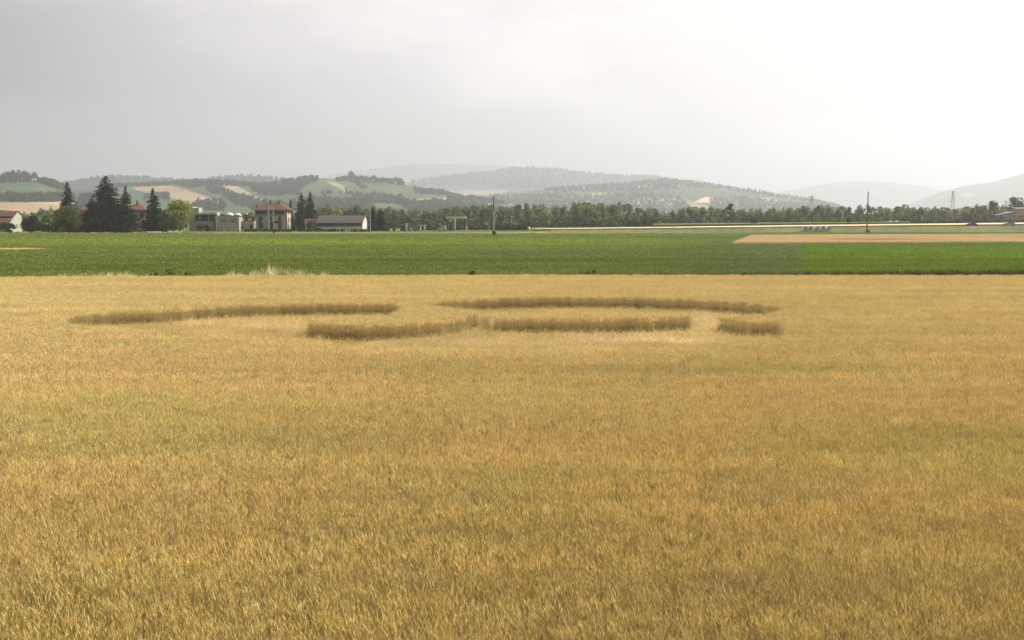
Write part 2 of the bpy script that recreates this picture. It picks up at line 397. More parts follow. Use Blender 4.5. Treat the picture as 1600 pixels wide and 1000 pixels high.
rng = np.random.default_rng(7)
def jgrid(y0, y1, s, wfun):
    P = []
    for y in np.arange(y0, y1, s):
        w = wfun(y); x = np.arange(-w, w, s)
        P.append(np.stack([x, np.full_like(x, y)], -1))
    P = np.concatenate(P); P += rng.uniform(-.55, .55, P.shape) * s
    return P
wf = lambda y: 0.56 * y + 7
P1 = jgrid(9, 34, .20, wf); P2 = jgrid(34, 70, .235, wf); P3 = jgrid(70, 98, .27, wf)
sc = np.concatenate([np.full(len(P1), 1.0), np.full(len(P2), 1.15), np.full(len(P3), 1.35)])
P = np.concatenate([P1, P2, P3]); keep = (P[:, 1] < far_edge(P[:, 0]) + rng.uniform(-.3, .3, len(P))) & ~in_flat(P[:, 0], P[:, 1])
P = P[keep]; sc = sc[keep]
# the cut rims of the formation stand dense: one more row of plants along them
E = np.stack(np.meshgrid(np.arange(-30, 25, .15), np.arange(48, 78, .15)), -1).reshape(-1, 2); E += rng.uniform(-.05, .05, E.shape)
E = E[~in_flat(E[:, 0], E[:, 1]) & in_flat(E[:, 0], E[:, 1] - .38)]
P = np.concatenate([P, E]); sc = np.concatenate([sc, np.full(len(E), .8)]); n = len(P)
zz = np.zeros(n)
big = fbm(P[:, 0] * .09, P[:, 1] * .16, 3); med = fbm(P[:, 0] * .35, P[:, 1] * .9, 4); row = fbm(P[:, 0] * .03, P[:, 1] * 1.4, 6, 3)
hs = 0.97 + 0.06 * med + 0.03 * (big - .5) + 0.04 * rng.standard_normal(n)
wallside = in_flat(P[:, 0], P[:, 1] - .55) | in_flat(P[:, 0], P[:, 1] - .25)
lum = np.where(wallside, np.where(rng.random(n) < .07, 1.3, rng.uniform(.62, 1.12, n)), 1.0) * (1.0 + 0.20 * (med - .5) + 0.34 * (row - .5) + 0.05 * rng.standard_normal(n)) * np.interp(P[:, 1], [9, 14, 20, 30, 50, 95], [.94, .99, 1.05, 1.11, 1.13, 1.13])  # last factor paints canopy shade into plant colour: darker near, brighter far
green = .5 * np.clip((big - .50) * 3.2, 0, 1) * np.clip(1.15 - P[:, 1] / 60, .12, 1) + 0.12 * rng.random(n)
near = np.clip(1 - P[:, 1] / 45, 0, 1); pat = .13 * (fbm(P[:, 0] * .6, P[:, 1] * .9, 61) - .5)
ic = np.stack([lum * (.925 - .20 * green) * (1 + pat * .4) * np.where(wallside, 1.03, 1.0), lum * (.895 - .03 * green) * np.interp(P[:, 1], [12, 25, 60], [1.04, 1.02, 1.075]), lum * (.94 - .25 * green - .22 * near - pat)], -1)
rt = np.stack([rng.normal(0, .05, n), rng.normal(0, .05, n), rng.uniform(0, 6.283, n)], -1)
wc = src_collection('wheat_tuft', [wheat_tuft(s) for s in range(14)])
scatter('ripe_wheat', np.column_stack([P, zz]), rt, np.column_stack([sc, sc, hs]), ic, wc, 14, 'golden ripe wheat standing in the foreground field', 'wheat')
# flattened straw of the formation
fx0 = min(p[0] for p in flat_outer); fx1 = max(p[0] for p in flat_outer); fy0 = min(p[1] for p in flat_outer); fy1 = max(p[1] for p in flat_outer)
Q = np.stack(np.meshgrid(np.arange(fx0 - .5, fx1 + .5, .26), np.arange(fy0 - .5, fy1 + .5, .26)), -1).reshape(-1, 2); Q += rng.uniform(-.12, .12, Q.shape)
Q = Q[in_flat(Q[:, 0], Q[:, 1])]; n = len(Q)
sw = fbm(Q[:, 0] * .12, Q[:, 1] * .3, 21) * 2.4 + np.where(rng.random(n) < .12, 1.2, 0)
qpx, qpy = px_of(Q[:, 0], Q[:, 1], 0.1)
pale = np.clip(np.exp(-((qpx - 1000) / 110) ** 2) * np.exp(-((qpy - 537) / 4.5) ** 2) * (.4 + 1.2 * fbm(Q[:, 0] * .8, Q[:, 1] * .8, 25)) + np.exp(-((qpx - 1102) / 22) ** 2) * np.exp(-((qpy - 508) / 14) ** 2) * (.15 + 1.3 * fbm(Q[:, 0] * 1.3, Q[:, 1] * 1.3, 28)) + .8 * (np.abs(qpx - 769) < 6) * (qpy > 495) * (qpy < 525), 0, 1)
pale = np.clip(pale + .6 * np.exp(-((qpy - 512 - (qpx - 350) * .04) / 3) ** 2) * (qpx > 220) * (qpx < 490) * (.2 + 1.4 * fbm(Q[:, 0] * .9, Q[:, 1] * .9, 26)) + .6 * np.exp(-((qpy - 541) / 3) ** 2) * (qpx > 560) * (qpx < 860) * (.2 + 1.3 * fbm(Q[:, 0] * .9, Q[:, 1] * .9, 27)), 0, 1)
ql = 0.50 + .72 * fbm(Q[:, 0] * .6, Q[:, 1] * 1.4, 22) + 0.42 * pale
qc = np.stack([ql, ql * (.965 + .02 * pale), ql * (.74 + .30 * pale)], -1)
scatter('flattened_straw', np.column_stack([Q, .05 + .06 * rng.random(n)]), np.stack([np.zeros(n), np.zeros(n), sw + rng.normal(0, .25, n)], -1), np.ones((n, 3)), qc,
        src_collection('straw_mat', [straw_mat(100 + s) for s in range(6)]), 6, 'pale wheat straw flattened into curved paths of the crop formation', 'straw')

# ------------------------------------------------------------------ green crop plants
def leaf_tuft(seed, n=46, w=.5, h=.38, base=(0.148, 0.205, 0.044)):
    r = random.Random(seed); V = []; Fc = []; Cc = []
    for i in range(n):
        x, y = r.uniform(-w, w), r.uniform(-w, w); a = r.uniform(0, 6.283); L = r.uniform(.08, .17); z = r.uniform(.3, 1) * h
        t = r.uniform(.1, 1.1); d = Vector((math.cos(a) * L, math.sin(a) * L, math.sin(t) * L)); s_ = Vector((-math.sin(a), math.cos(a), r.uniform(-.4, .4))) * L * .4
        p = Vector((x, y, z)); c = Vector(base) * r.uniform(.65, 1.35)
        k = len(V); V += [p, p + d * .5 + s_, p + d, p + d * .5 - s_]; Fc.append((k, k + 1, k + 2, k + 3)); Cc += [c] * 4
    return mesh_np('leaf_tuft', np.array([tuple(v) for v in V]), Fc, M['crop'], col=np.array([tuple(c) for c in Cc]))
lc = src_collection('leaf_tuft', [leaf_tuft(200 + s) for s in range(6)])
wf2 = lambda y: 0.56 * y + 12
A1 = jgrid(96, 150, .62, wf2); A2 = jgrid(150, 235, 1.0, wf2); A3 = jgrid(235, 399, 1.6, wf2)
A = np.concatenate([A1, A2, A3]); sA = np.concatenate([np.full(len(A1), .85), np.full(len(A2), 1.3), np.full(len(A3), 2.0)])
zA = np.concatenate([np.full(len(A1), 1.), np.full(len(A2), 1.0), np.full(len(A3), 1.1)])
bpx, bpy_ = px_of(A[:, 0], A[:, 1], np.zeros(len(A)))
tanp = G([(1146, 382.5), (1160, 376), (1176, 369.5), (2300, 364.5), (2300, 379.5), (1600, 380)])
brightp = G([(1250, 384), (1256, 392), (1253, 400), (1259, 410), (1256, 420), (1262, 440)]) + [(400, 90), (400, 250)]
sliver = G([(-400, 393.5), (40, 391.8), (78, 390.4), (40, 390), (-400, 390.5)])
tan_m = inpoly(A[:, 0], A[:, 1], tanp); br = inpoly(A[:, 0] + 2.5 * (vnoise(A[:, 0] * .15, A[:, 1] * .12, 77) - .5) + rng.normal(0, .5, len(A)), A[:, 1], brightp) & ~tan_m; sv = inpoly(A[:, 0], A[:, 1], sliver)
kp = (A[:, 1] < np.interp(bpx, [0, 1130, 1240], [374, 374, 399]) + rng.uniform(-1.5, 1.5, len(A))) & (A[:, 1] > far_edge(A[:, 0]) + .8) & ~tan_m & ~sv
n = len(A); nb = fbm(A[:, 0] * .02, A[:, 1] * .05, 31); nf = fbm(A[:, 0] * .12, A[:, 1] * .35, 33); rw = fbm(A[:, 0] * .008, A[:, 1] * .22, 35, 3)
D = A[:, 1]
base = np.empty((n, 3)); base[:] = (1.0, 1.0, 1.0)
bcol = np.stack([np.interp(D, [95, 130, 195, 212, 225, 262, 280, 300, 380, 400], c) for c in
                 ([1.12, 1.10, 1.12, 1.14, 1.36, 1.42, 1.26, 1.12, 1.16, 1.7], [1.02, .99, .98, 1.0, 1.24, 1.26, 1.12, .98, 1.0, 1.3], [1.05, 1.08, 1.2, 1.2, 1.0, .95, 1.05, 1.1, 1.1, 1.2])], -1)
lightband = bcol
rightdull = np.array([1.02, .94, 1.35])
wR = np.clip((bpx - 1000) / 160, 0, 1)[:, None]
base = lightband * (1 - wR) + rightdull * wR
base = np.where(br[:, None], np.array([1.04, 1.13, .56]), base)
lum = (1 + .30 * (nb - .5) + .45 * (nf - .5) + .28 * (rw - .5) + .08 * rng.standard_normal(n))[:, None]
icA = base * lum
rtA = np.stack([np.zeros(n), np.zeros(n), rng.uniform(0, 6.283, n)], -1); sclA = np.column_stack([sA, sA, zA * (.8 + .4 * nf)])
for nm, mk, lab in (('green_crop', kp & ~br, 'dull green leafy crop filling the wide middle field'), ('bright_green_crop', kp & br, 'brighter green crop in the square field on the right')):
    scatter(nm, np.column_stack([A[mk], np.zeros(mk.sum())]), rtA[mk], sclA[mk], icA[mk], lc, 6, lab, 'crop')
# soil-green sheets under the crops
def sheet(name, poly, z, colr, mat=None, kind='structure', lift=None, **k):
    """flat or terrain-following slab of crop with its own thickness; poly in world xy"""
    me_b = MB(); n = len(poly)
    V = [(p[0], p[1], gz(*p) + .03) for p in poly] + [(p[0], p[1], gz(*p) + z) for p in poly]
    Fs = [tuple(range(n, 2 * n))] + [(i, (i + 1) % n, n + (i + 1) % n, n + i) for i in range(n)]
    me = bpy.data.meshes.new(name); me.from_pydata(V, [], Fs); me.materials.append(mat or M['land'])
    a = me.attributes.new('tint', 'FLOAT_COLOR', 'POINT'); a.data.foreach_set('color', np.tile([*colr, 1.0], 2 * n).astype(np.float32))
    return link(name, me, kind=kind, **k)
# tan stubble patch on the right and the thin tan strip on the left
T = jgrid(228, 345, 1.0, wf2); T = T[inpoly(T[:, 0], T[:, 1], tanp)]; n = len(T)
lt = 0.95 + .35 * (fbm(T[:, 0] * .02, T[:, 1] * .12, 41) - .5) + .3 * (fbm(T[:, 0] * .2, T[:, 1] * .4, 42) - .5)
tpx, tpy = px_of(T[:, 0], T[:, 1], .3)
dk = np.clip(1 - np.abs(tpy - 376) / 2.5, 0, 1) * np.clip((tpx - 1290) / 20, 0, 1) * np.clip((1450 - tpx) / 60, 0, 1) * .25
lt = (lt - dk)[:, None]
scatter('ripe_grain_patch', np.column_stack([T, np.zeros(n)]), np.stack([np.zeros(n), np.zeros(n), rng.uniform(0, 6.28, n)], -1), np.column_stack([np.full(n, 5.), np.full(n, 5.), np.full(n, .75)]),
        lt * np.array([1.0, .96, 1.05]), wc, 10, 'tan ripe grain in the wedge shaped field on the right', 'grain')
T = jgrid(185, 205, .8, lambda y: .56 * y + 12); T = T[inpoly(T[:, 0], T[:, 1], sliver)]; n = len(T)
scatter('dry_grass_strip', np.column_stack([T, np.zeros(n)]), np.zeros((n, 3)), np.column_stack([np.full(n, 5.), np.full(n, 5.), np.full(n, .5)]), np.ones((n, 3)), wc, 10, 'thin tan strip of dry grass in the green field at far left', 'dry grass')
# crop slabs on the terrace behind the road
def band(l, D0, D1s):
    """band on the terrace; l: pixel columns"""
    return [((p - 800) / F * d, d) for p, d in zip(l, D0)] + [((p - 800) / F * d, d) for p, d in zip(l[::-1], D1s[::-1])]
sheet('yellow_grain_field', band([835, 950, 1100, 1240, 1400, 1600, 1800, 2100], [421] * 8, [432, 446, 462, 476, 492, 520, 540, 560]), .65, (0.66, 0.55, 0.30), kind='stuff', label='thin strip of sunlit yellow grain beyond the road', cat='grain')
sheet('maize_field', band([1020, 1100, 1240, 1400, 1420], [464, 468, 480, 494, 496], [600, 640, 660, 660, 655]), 1.5, (0.12, 0.16, 0.055), kind='stuff', label='strip of taller green crop in front of the right hand treeline', cat='crop')
road = MB()
cols = list(range(560, 2200, 60))
for a, b in zip(cols[:-1], cols[1:]):
    q = []
    for p, d in ((a, 413.5), (b, 413.5), (b, 419.5), (a, 419.5)):
        x = (p - 800) / F * d; q.append((x, d, gz(x, d) + .05))
    road.poly(q, [(0, 1, 2, 3)])
road.build('road', mat_solid('asphalt', (0.06, 0.06, 0.062), .9, scale=.8), kind='structure')
exec_parts = True

# ------------------------------------------------------------------ hills
def hill(name, prof, D, front, back, cols=(0.10, 0.15, 0.055), patches=(), step=3.0, rows=46, bump=6.0, seed=1, shape=1.35, extra=None):
    pxs = np.arange(prof[0][0], prof[-1][0] + .1, step); crest = np.interp(pxs, [p[0] for p in prof], [p[1] for p in prof])
    zc = H + (HOR - crest) * D / F
    vs = np.concatenate([np.linspace(0, 1, rows), 1 + np.linspace(0, 1, 8)[1:]])
    ys = np.where(vs <= 1, D - front + front * vs, D + back * (vs - 1))
    hf = np.where(vs <= 1, 0, 0).astype(float)
    s = np.clip(vs, 0, 1); hf = np.where(vs <= 1, (1 - (1 - s) ** shape) * (0.35 + .65 * s) if True else s, np.clip(1 - (vs - 1) ** 1.4, 0, 1))
    PX, YS = np.meshgrid(pxs, ys); X = (PX - 800) / F * YS
    Z = hf[:, None] * zc[None, :] 
    env = np.sin(np.pi * np.clip(vs, 0, 1.0))[:, None]
    Z = Z + env * bump * 2 * (fbm(X / (D * .06), YS / (D * .06), seed) - .5) - 1.5 * (vs == 0)[:, None] - 3 * (vs >= 2)[:, None]
    V = np.stack([X, YS, Z], -1).reshape(-1, 3)
    ppx, ppy = px_of(V[:, 0], V[:, 1], V[:, 2])
    c = np.empty((len(V), 3)); c[:] = cols
    cellc = np.array([(0.08, 0.11, 0.05), (0.10, 0.13, 0.06), (0.07, 0.09, 0.05), (0.24, 0.20, 0.12), (0.09, 0.12, 0.06)])
    if extra: # loose patchwork of small fields
        q = extra; ci = (hash2(np.floor(V[:, 0] / q + .8 * vnoise(V[:, 0] / q, V[:, 1] / q, 3)), np.floor(V[:, 1] / (q * 1.7) + V[:, 0] / q * .3), seed) * 5).astype(int) % 5
        c = cellc[ci]
    for poly, cc in patches:
        c = np.where(inpoly(ppx + 1.5 * (vnoise(ppx * .3, ppy * .5, 2) - .5), ppy, poly)[:, None], np.array(cc), c)
    nr, nc = X.shape; id_ = np.arange(nr * nc).reshape(nr, nc)
    q = np.stack([id_[:-1, :-1], id_[:-1, 1:], id_[1:, 1:], id_[1:, :-1]], -1).reshape(-1, 4)
    link(name, mesh_np(name, V, q, M['hill'], col=c, smooth=True), kind='structure')
    def height(px, y):   # bilinear surface height at column px and depth y
        u = np.interp(px, pxs, np.arange(len(pxs))); w = np.interp(y, ys, np.arange(len(ys)))
        u0 = np.clip(np.floor(u).astype(int), 0, len(pxs) - 2); w0 = np.clip(np.floor(w).astype(int), 0, len(ys) - 2); fu = u - u0; fw = w - w0
        return (Z[w0, u0] * (1 - fu) + Z[w0, u0 + 1] * fu) * (1 - fw) + (Z[w0 + 1, u0] * (1 - fu) + Z[w0 + 1, u0 + 1] * fu) * fw
    return dict(D=D, front=front, back=back, pxs=pxs, h=height)
GR = (0.062, 0.094, 0.05); GL = (0.074, 0.104, 0.058); TN = (0.34, 0.25, 0.16); TY = (0.29, 0.25, 0.15); DK = (0.06, 0.085, 0.04)
h_left = hill('hill', [(-420, 270), (-200, 276), (-60, 282), (0, 284), (30, 282), (62, 282), (90, 289), (115, 296), (150, 304), (180, 312), (215, 326), (240, 336)], 2300, 900, 900, GR, seed=2,
     patches=[([(-300, 314), (30, 316), (95, 315), (130, 320), (150, 345), (-300, 345)], TN), ([(60, 287), (88, 289), (100, 300), (60, 298)], GL)])
h_mid = hill('hill', [(90, 305), (120, 299), (160, 294), (200, 291), (240, 290), (290, 287), (330, 286), (360, 287), (400, 290), (430, 289), (455, 284), (490, 279), (520, 280), (560, 283), (600, 284), (632, 289), (660, 293), (700, 303), (760, 314), (820, 325), (870, 336)], 3000, 1300, 900, GR, seed=3,
     patches=[([(205, 293), (235, 291), (268, 290), (300, 299), (345, 315), (350, 322), (318, 320), (290, 316), (260, 308), (225, 300)], TN),
              ([(336, 288), (352, 286), (372, 292), (392, 303), (420, 316), (395, 312), (360, 300)], TY),
              ([(395, 313), (425, 316), (430, 322), (400, 319)], TY),
              ([(475, 282), (525, 282), (560, 286), (640, 290), (720, 306), (700, 314), (560, 312), (470, 300)], GL),
              ([(510, 284), (522, 283), (552, 300), (546, 303)], (0.26, 0.27, 0.12)),
              ([(640, 312), (700, 308), (770, 318), (740, 326), (650, 324)], (0.28, 0.29, 0.13)),
              ([(560, 316), (600, 314), (640, 323), (590, 326)], GL)])
h_ridge = hill('hill', [(60, 302), (100, 291), (130, 285), (160, 281), (190, 279), (225, 281), (260, 284), (300, 286), (350, 282), (385, 278), (420, 281), (470, 285), (520, 292), (560, 300)], 5200, 1400, 1200, (0.09, 0.12, 0.05), seed=4, bump=10)
h_far = hill('hill', [(560, 306), (600, 298), (640, 288), (665, 281), (700, 276), (740, 272), (765, 270), (800, 264), (830, 263), (850, 265), (870, 264), (895, 270), (930, 273), (980, 276), (1020, 276), (1050, 282), (1090, 292), (1130, 300), (1180, 306)], 7600, 2800, 1500, (0.075, 0.10, 0.05), seed=5, bump=22,
     patches=[([(690, 300), (740, 297), (800, 296), (790, 301), (720, 307), (700, 306)], TN), ([(690, 292), (740, 292), (750, 298), (690, 297)], GL)])
h_vill = hill('hill', [(700, 322), (740, 312), (790, 302), (850, 297), (900, 292), (960, 289), (1000, 285), (1040, 281), (1070, 284), (1120, 291), (1170, 298), (1220, 306), (1260, 312), (1300, 320), (1340, 334)], 4300, 1700, 1000, (0.10, 0.14, 0.06), seed=6, bump=9, extra=170,
     patches=[([(1063, 297), (1100, 294), (1160, 298), (1200, 306), (1180, 320), (1120, 318), (1080, 315)], GR), ([(1084, 316), (1100, 308), (1108, 308), (1114, 317)], (0.62, 0.44, 0.31)), ([(1062, 312), (1072, 311), (1074, 317), (1066, 317)], (0.6, 0.46, .3)),
              ([(1170, 308), (1200, 309), (1235, 315), (1200, 314)], (0.3, 0.26, .16)), ([(1004, 310), (1016, 308), (1016, 312), (1005, 313)], (.5, .45, .28)),
              ([(902, 293), (918, 292), (918, 294), (904, 295)], (.5, .4, .28)), ([(992, 291), (1018, 290), (1016, 293), (990, 294)], (.42, .38, .22)), ([(925, 302), (945, 301), (948, 305), (925, 306)], (.42, .36, .2))])
h_faint = hill('mountain', [(480, 285), (530, 272), (600, 263), (650, 257), (700, 258), (760, 259), (820, 262), (900, 270), (1000, 282), (1100, 290)], 13500, 3500, 1500, (0.07, 0.09, 0.05), seed=7, bump=40, step=8)
h_faint2 = hill('mountain', [(1130, 318), (1180, 309), (1230, 298), (1280, 289), (1330, 283), (1390, 286), (1440, 292), (1500, 305), (1560, 318)], 12500, 3000, 1500, (0.07, 0.09, 0.05), seed=8, bump=40, step=8)
h_right = hill('mountain', [(1380, 336), (1410, 322), (1440, 309), (1470, 299), (1500, 291), (1540, 286), (1575, 277), (1600, 269), (1660, 259), (1760, 252), (1900, 250), (2050, 262)], 7800, 2600, 1500, (0.07, 0.10, 0.05), seed=9, bump=22, step=5,
     patches=[([(1500, 303), (1520, 302), (1522, 306), (1502, 306)], (.35, .33, .25))])
h_back = hill('hill', [(1040, 296), (1060, 287), (1085, 281), (1110, 287), (1140, 294), (1160, 300)], 9500, 1500, 1000, (0.07, 0.10, 0.05), seed=11, bump=6)

# ------------------------------------------------------------------ trees
def quads_cloud(Pc, size, r, cols, up=.3):
    n = len(Pc); a = r.normal(size=(n, 3)); a /= np.linalg.norm(a, axis=1)[:, None]
    b = r.normal(size=(n, 3)); b -= (b * a).sum(1)[:, None] * a; b /= np.linalg.norm(b, axis=1)[:, None]
    s = (size * r.uniform(.6, 1.3, n))[:, None]; a = a * s; b = b * s * .7
    V = np.stack([Pc - a, Pc - b, Pc + a, Pc + b], 1).reshape(-1, 3)
    return V, np.arange(4 * n).reshape(-1, 4), np.repeat(cols, 4, 0)
def crown_broad(seed, h=12., w=8., z0=.12, base=(0.075, 0.11, 0.035), n=900, leaf=.5, lobes=16, warm=.25, poplar=False):
    """lumpy crown of leaf-sized faces grouped in boughs, with gaps between them"""
    r = np.random.default_rng(seed); cz = h * (z0 + (1 - z0) / 2); rz = h * (1 - z0) / 2; rx = w / 2
    P = []; Cc = []
    for k in range(lobes):
        t = r.uniform(0, 6.283); u = r.uniform(-.92, .92); q = math.sqrt(1 - u * u) * r.uniform(.35, .78)
        if u > .3 and not poplar: q *= .85
        c = np.array([math.cos(t) * q * rx, math.sin(t) * q * rx, cz + u * rz * .78]); lr = r.uniform(.22, .42) * min(rx, rz) * (1.2 if poplar else 1.25)
        m = n // lobes; d = r.normal(size=(m, 3)); d /= np.linalg.norm(d, axis=1)[:, None]; d *= (r.uniform(.35, 1.0, m) ** .5)[:, None] * lr; d[:, 2] *= 1.5 if poplar else .8
        P.append(c + d); br = r.uniform(.72, 1.25)
        cc = np.array(base) * br * r.uniform(.8, 1.25, m)[:, None]; cc[:, 0] *= 1 + warm * r.uniform(-.4, 1, m); Cc.append(cc)
    P = np.concatenate(P); Cc = np.concatenate(Cc); P[:, 2] = np.maximum(P[:, 2], h * z0 * .6)
    V, Fc, Cc = quads_cloud(P, np.full(len(P), leaf), r, Cc)
    return mesh_np('crown', V, Fc, M['leaf'], col=Cc)
def crown_conifer(seed, h=20., w=9., base=(0.034, 0.048, 0.026), layers=30, spire=.35, leaf=.42, z0=.04, dens=1.0, droop=.18):
    """whorls of drooping boughs, ragged outline, thin leader"""
    r = np.random.default_rng(seed); P = []; Cc = []
    for i in range(layers):
        f = i / (layers - 1); z = h * (z0 + (1 - z0) * f)
        if f < 1 - spire: rad = w / 2 * (1 - .55 * (f / (1 - spire)) ** 1.2)
        else: rad = w / 2 * .45 * max(0.0, 1 - (f - (1 - spire)) / spire) ** .9 + .25
        nb = max(4, int(9 * (rad / (w / 2)) + 3))
        for b in range(nb):
            t = r.uniform(0, 6.283); L = rad * r.uniform(.62, 1.12); m = int((6 + L * 7) * dens)
            s = r.uniform(.1, 1, m); br = r.uniform(.65, 1.35)
            x = np.cos(t) * L * s + r.normal(0, .12 + .10 * L * s, m) * .8; y = np.sin(t) * L * s + r.normal(0, .12 + .10 * L * s, m) * .8
            zq = z - droop * L * s ** 1.6 + r.normal(0, .13, m) + .25 * L * .2
            P.append(np.stack([x, y, zq], -1)); cc = np.array(base) * br * r.uniform(.75, 1.3, m)[:, None]; Cc.append(cc)
    P = np.concatenate(P); Cc = np.concatenate(Cc); P[:, 2] = np.clip(P[:, 2], .15, h)
    V, Fc, Cc = quads_cloud(P, leaf * (0.55 + .6 * (1 - P[:, 2] / h)), r, Cc)
    return mesh_np('crown', V, Fc, M['leaf'], col=Cc)
def trunk_mesh(h, r0, top=.6, limbs=5, seed=0, spread=2.):
    r = random.Random(seed); b = MB(); b.tube((0, 0, -.2), (0, 0, h * .3), r0, r0 * .75); b.tube((0, 0, h * .3), (0, 0, h * top), r0 * .75, r0 * .25)
    for i in range(limbs):
        t = r.uniform(0, 6.283); z = h * r.uniform(.18, top * .8); b.tube((0, 0, z), (math.cos(t) * spread, math.sin(t) * spread, z + spread * r.uniform(.5, 1)), r0 * .35, r0 * .1, 5)
    me = bpy.data.meshes.new('trunk'); me.from_pydata(b.v, [], b.f); me.materials.append(M['bark']); return me
def tree(name, crown, trunk, x, y, s=1.0, rz=0.0, label='', cat='tree', group=None, sz=None):
    e = empty(name, (x, y, gz(x, y)), rz, label=label, cat=cat, group=group); e.scale = (s, s, sz or s)
    link('crown', crown, e); link('trunk', trunk, e); return e
def tree_at(name, crown, trunk, px, D, label, h=1, s=1.0, rz=0, **k):
    return tree(name, crown, trunk, (px - 800) / F * D, D, s, rz, label, **k)
ORD = 'first second third fourth fifth sixth seventh eighth ninth tenth eleventh twelfth thirteenth fourteenth fifteenth sixteenth seventeenth eighteenth nineteenth twentieth'.split()
def ytop(py, D, x=0): return H + (HOR - py) * D / F      # height of a row at depth D
def hero_conifer(seed, px, D, py_top, wpx, label, spire=.35, name='conifer', group=None, **k):
    x = (px - 800) / F * D; h = ytop(py_top, D) - gz(x, D); w = wpx * D / F
    c = crown_conifer(seed, h, w, spire=spire, layers=int(h * 1.7), **k)
    tree(name, c, trunk_mesh(h, .35, .93, 0, seed), x, D, label=label, group=group)
def hero_broad(seed, px, D, py_top, wpx, label, name='broadleaf_tree', group=None, **k):
    x = (px - 800) / F * D; h = ytop(py_top, D) - gz(x, D); w = wpx * D / F
    c = crown_broad(seed, h, w, **k)
    tree(name, c, trunk_mesh(h, .2 + h * .012, .6, 6, seed, w * .25), x, D, label=label, group=group)
hero_conifer(1, 111, 397, 286, 50, 'tall dark conifer with a thin bare spire behind the round green tree at far left', spire=.42)
hero_broad(2, 108, 384, 321, 50, 'rounded dark green tree in front of the thin spired conifer', n=2600, lobes=34, leaf=.42, z0=.03, base=(0.13, 0.17, 0.055))
hero_conifer(3, 171, 392, 276, 80, 'largest and tallest dark conifer, broad at its base', spire=.25, dens=1.3)
hero_conifer(4, 148, 398, 310, 48, 'lower dark conifer merging into the left side of the tallest one', spire=.2)
hero_conifer(5, 201, 386, 292, 46, 'conifer with a narrow spire just left of the pink walled house', spire=.38, base=(0.040, 0.055, 0.028))
hero_conifer(6, 243, 398, 295, 46, 'conifer with a leaning spire in front of the pink walled house', spire=.36, base=(0.034, 0.05, 0.026))
hero_broad(7, 283, 408, 311, 48, 'large bright yellow green tree right of the spired conifers', n=3000, lobes=30, leaf=.45, z0=.05, base=(0.23, 0.28, 0.06), warm=.35)
hero_broad(8, 262, 396, 327, 30, 'smaller mid green tree in front of the bright yellow green one', n=1500, lobes=20, leaf=.4, z0=.03, base=(0.11, 0.145, 0.05))
hero_broad(9, 274, 392, 336, 24, 'low grey green bush tree over the white wall', n=900, lobes=14, leaf=.35, z0=.05, base=(0.09, 0.115, 0.06))
hero_broad(10, 52, 400, 337, 34, 'small round dark tree right of the red roofed farmhouse', n=1500, lobes=20, leaf=.4, z0=.03, base=(0.035, 0.05, 0.024))
hero_broad(11, 15, 388, 347, 30, 'green bush in front of the red roofed farmhouse', n=900, lobes=16, leaf=.35, z0=.02, base=(0.075, 0.10, 0.035), name='bush')
hero_broad(12, 72, 396, 350, 26, 'low dark bush between the small round tree and the conifers', n=700, lobes=12, leaf=.35, z0=.02, base=(0.05, 0.065, 0.03), name='bush')
hero_conifer(13, 474, 452, 303, 32, 'broad conifer beside the three storey house', spire=.18, base=(0.075, 0.098, 0.062), dens=.9)
hero_conifer(14, 487, 446, 300, 32, 'narrow spired conifer between the three storey house and the barn', spire=.4, base=(0.065, 0.088, 0.055))
hero_conifer(15, 456, 468, 313, 12, 'small dark conifer top behind the eave of the three storey house', spire=.5)
hero_broad(16, 487, 421, 343, 17, 'round green bush by the small red roofed shed', n=700, lobes=14, leaf=.32, z0=.02, base=(0.08, 0.095, 0.045), name='bush')
hero_conifer(17, 584, 440, 324, 16, 'dark conifer just right of the barn gable', spire=.2, base=(0.03, 0.045, 0.03))
hero_conifer(18, 595, 440, 328, 24, 'broad dark conifer right of the barn, behind the concrete pole', spire=.15, base=(0.03, 0.045, 0.03), dens=1.1)
hero_broad(19, 315, 418, 349, 16, 'low green hedge bush in front of the flat roofed workshop', n=600, lobes=12, leaf=.3, z0=.02, base=(0.065, 0.09, 0.03), name='bush')
hero_broad(20, 326, 416, 351, 12, 'dark square bush beside the workshop stairs', n=500, lobes=10, leaf=.3, z0=.02, base=(0.045, 0.06, 0.028), name='bush')
hero_broad(21, 1006, 480, 341.5, 9.5, 'small round lone tree on a thin trunk beyond the yellow strip', n=400, lobes=9, leaf=.35, z0=.35, base=(0.05, 0.075, 0.035))
hero_broad(22, 1177, 500, 339, 14, 'dark rounded lone bush in front of the right hand treeline', n=500, lobes=10, leaf=.4, z0=.08, base=(0.03, 0.04, 0.028))
hero_broad(23, 1323, 520, 339, 10, 'small dark lone bush left of the tall pole', n=300, lobes=8, leaf=.4, z0=.05, base=(0.03, 0.04, 0.028), name='bush')
hero_broad(24, 1139, 560, 312, 12, 'single tall narrow tree rising above the right hand treeline', n=700, lobes=12, leaf=.5, z0=.1, base=(0.09, 0.115, 0.065))
hero_broad(25, 1548, 560, 313, 24, 'dark tree left of the stone house at the right edge', n=1200, lobes=16, leaf=.5, z0=.03, base=(0.10, 0.12, 0.07))
hero_broad(26, 1582, 560, 306, 30, 'tallest tree behind the stone house at the right edge', n=1600, lobes=18, leaf=.5, z0=.03, base=(0.11, 0.13, 0.072))
hero_broad(29, 1560, 524, 334, 16, 'dull green bush in front of the sloping roofed outbuilding', n=500, lobes=10, leaf=.4, z0=.02, base=(0.09, 0.11, 0.06), name='bush')
hero_broad(27, 1612, 565, 309, 30, 'tree reaching the right edge of the photo behind the stone house', n=1200, lobes=16, leaf=.5, z0=.03, base=(0.11, 0.13, 0.072))
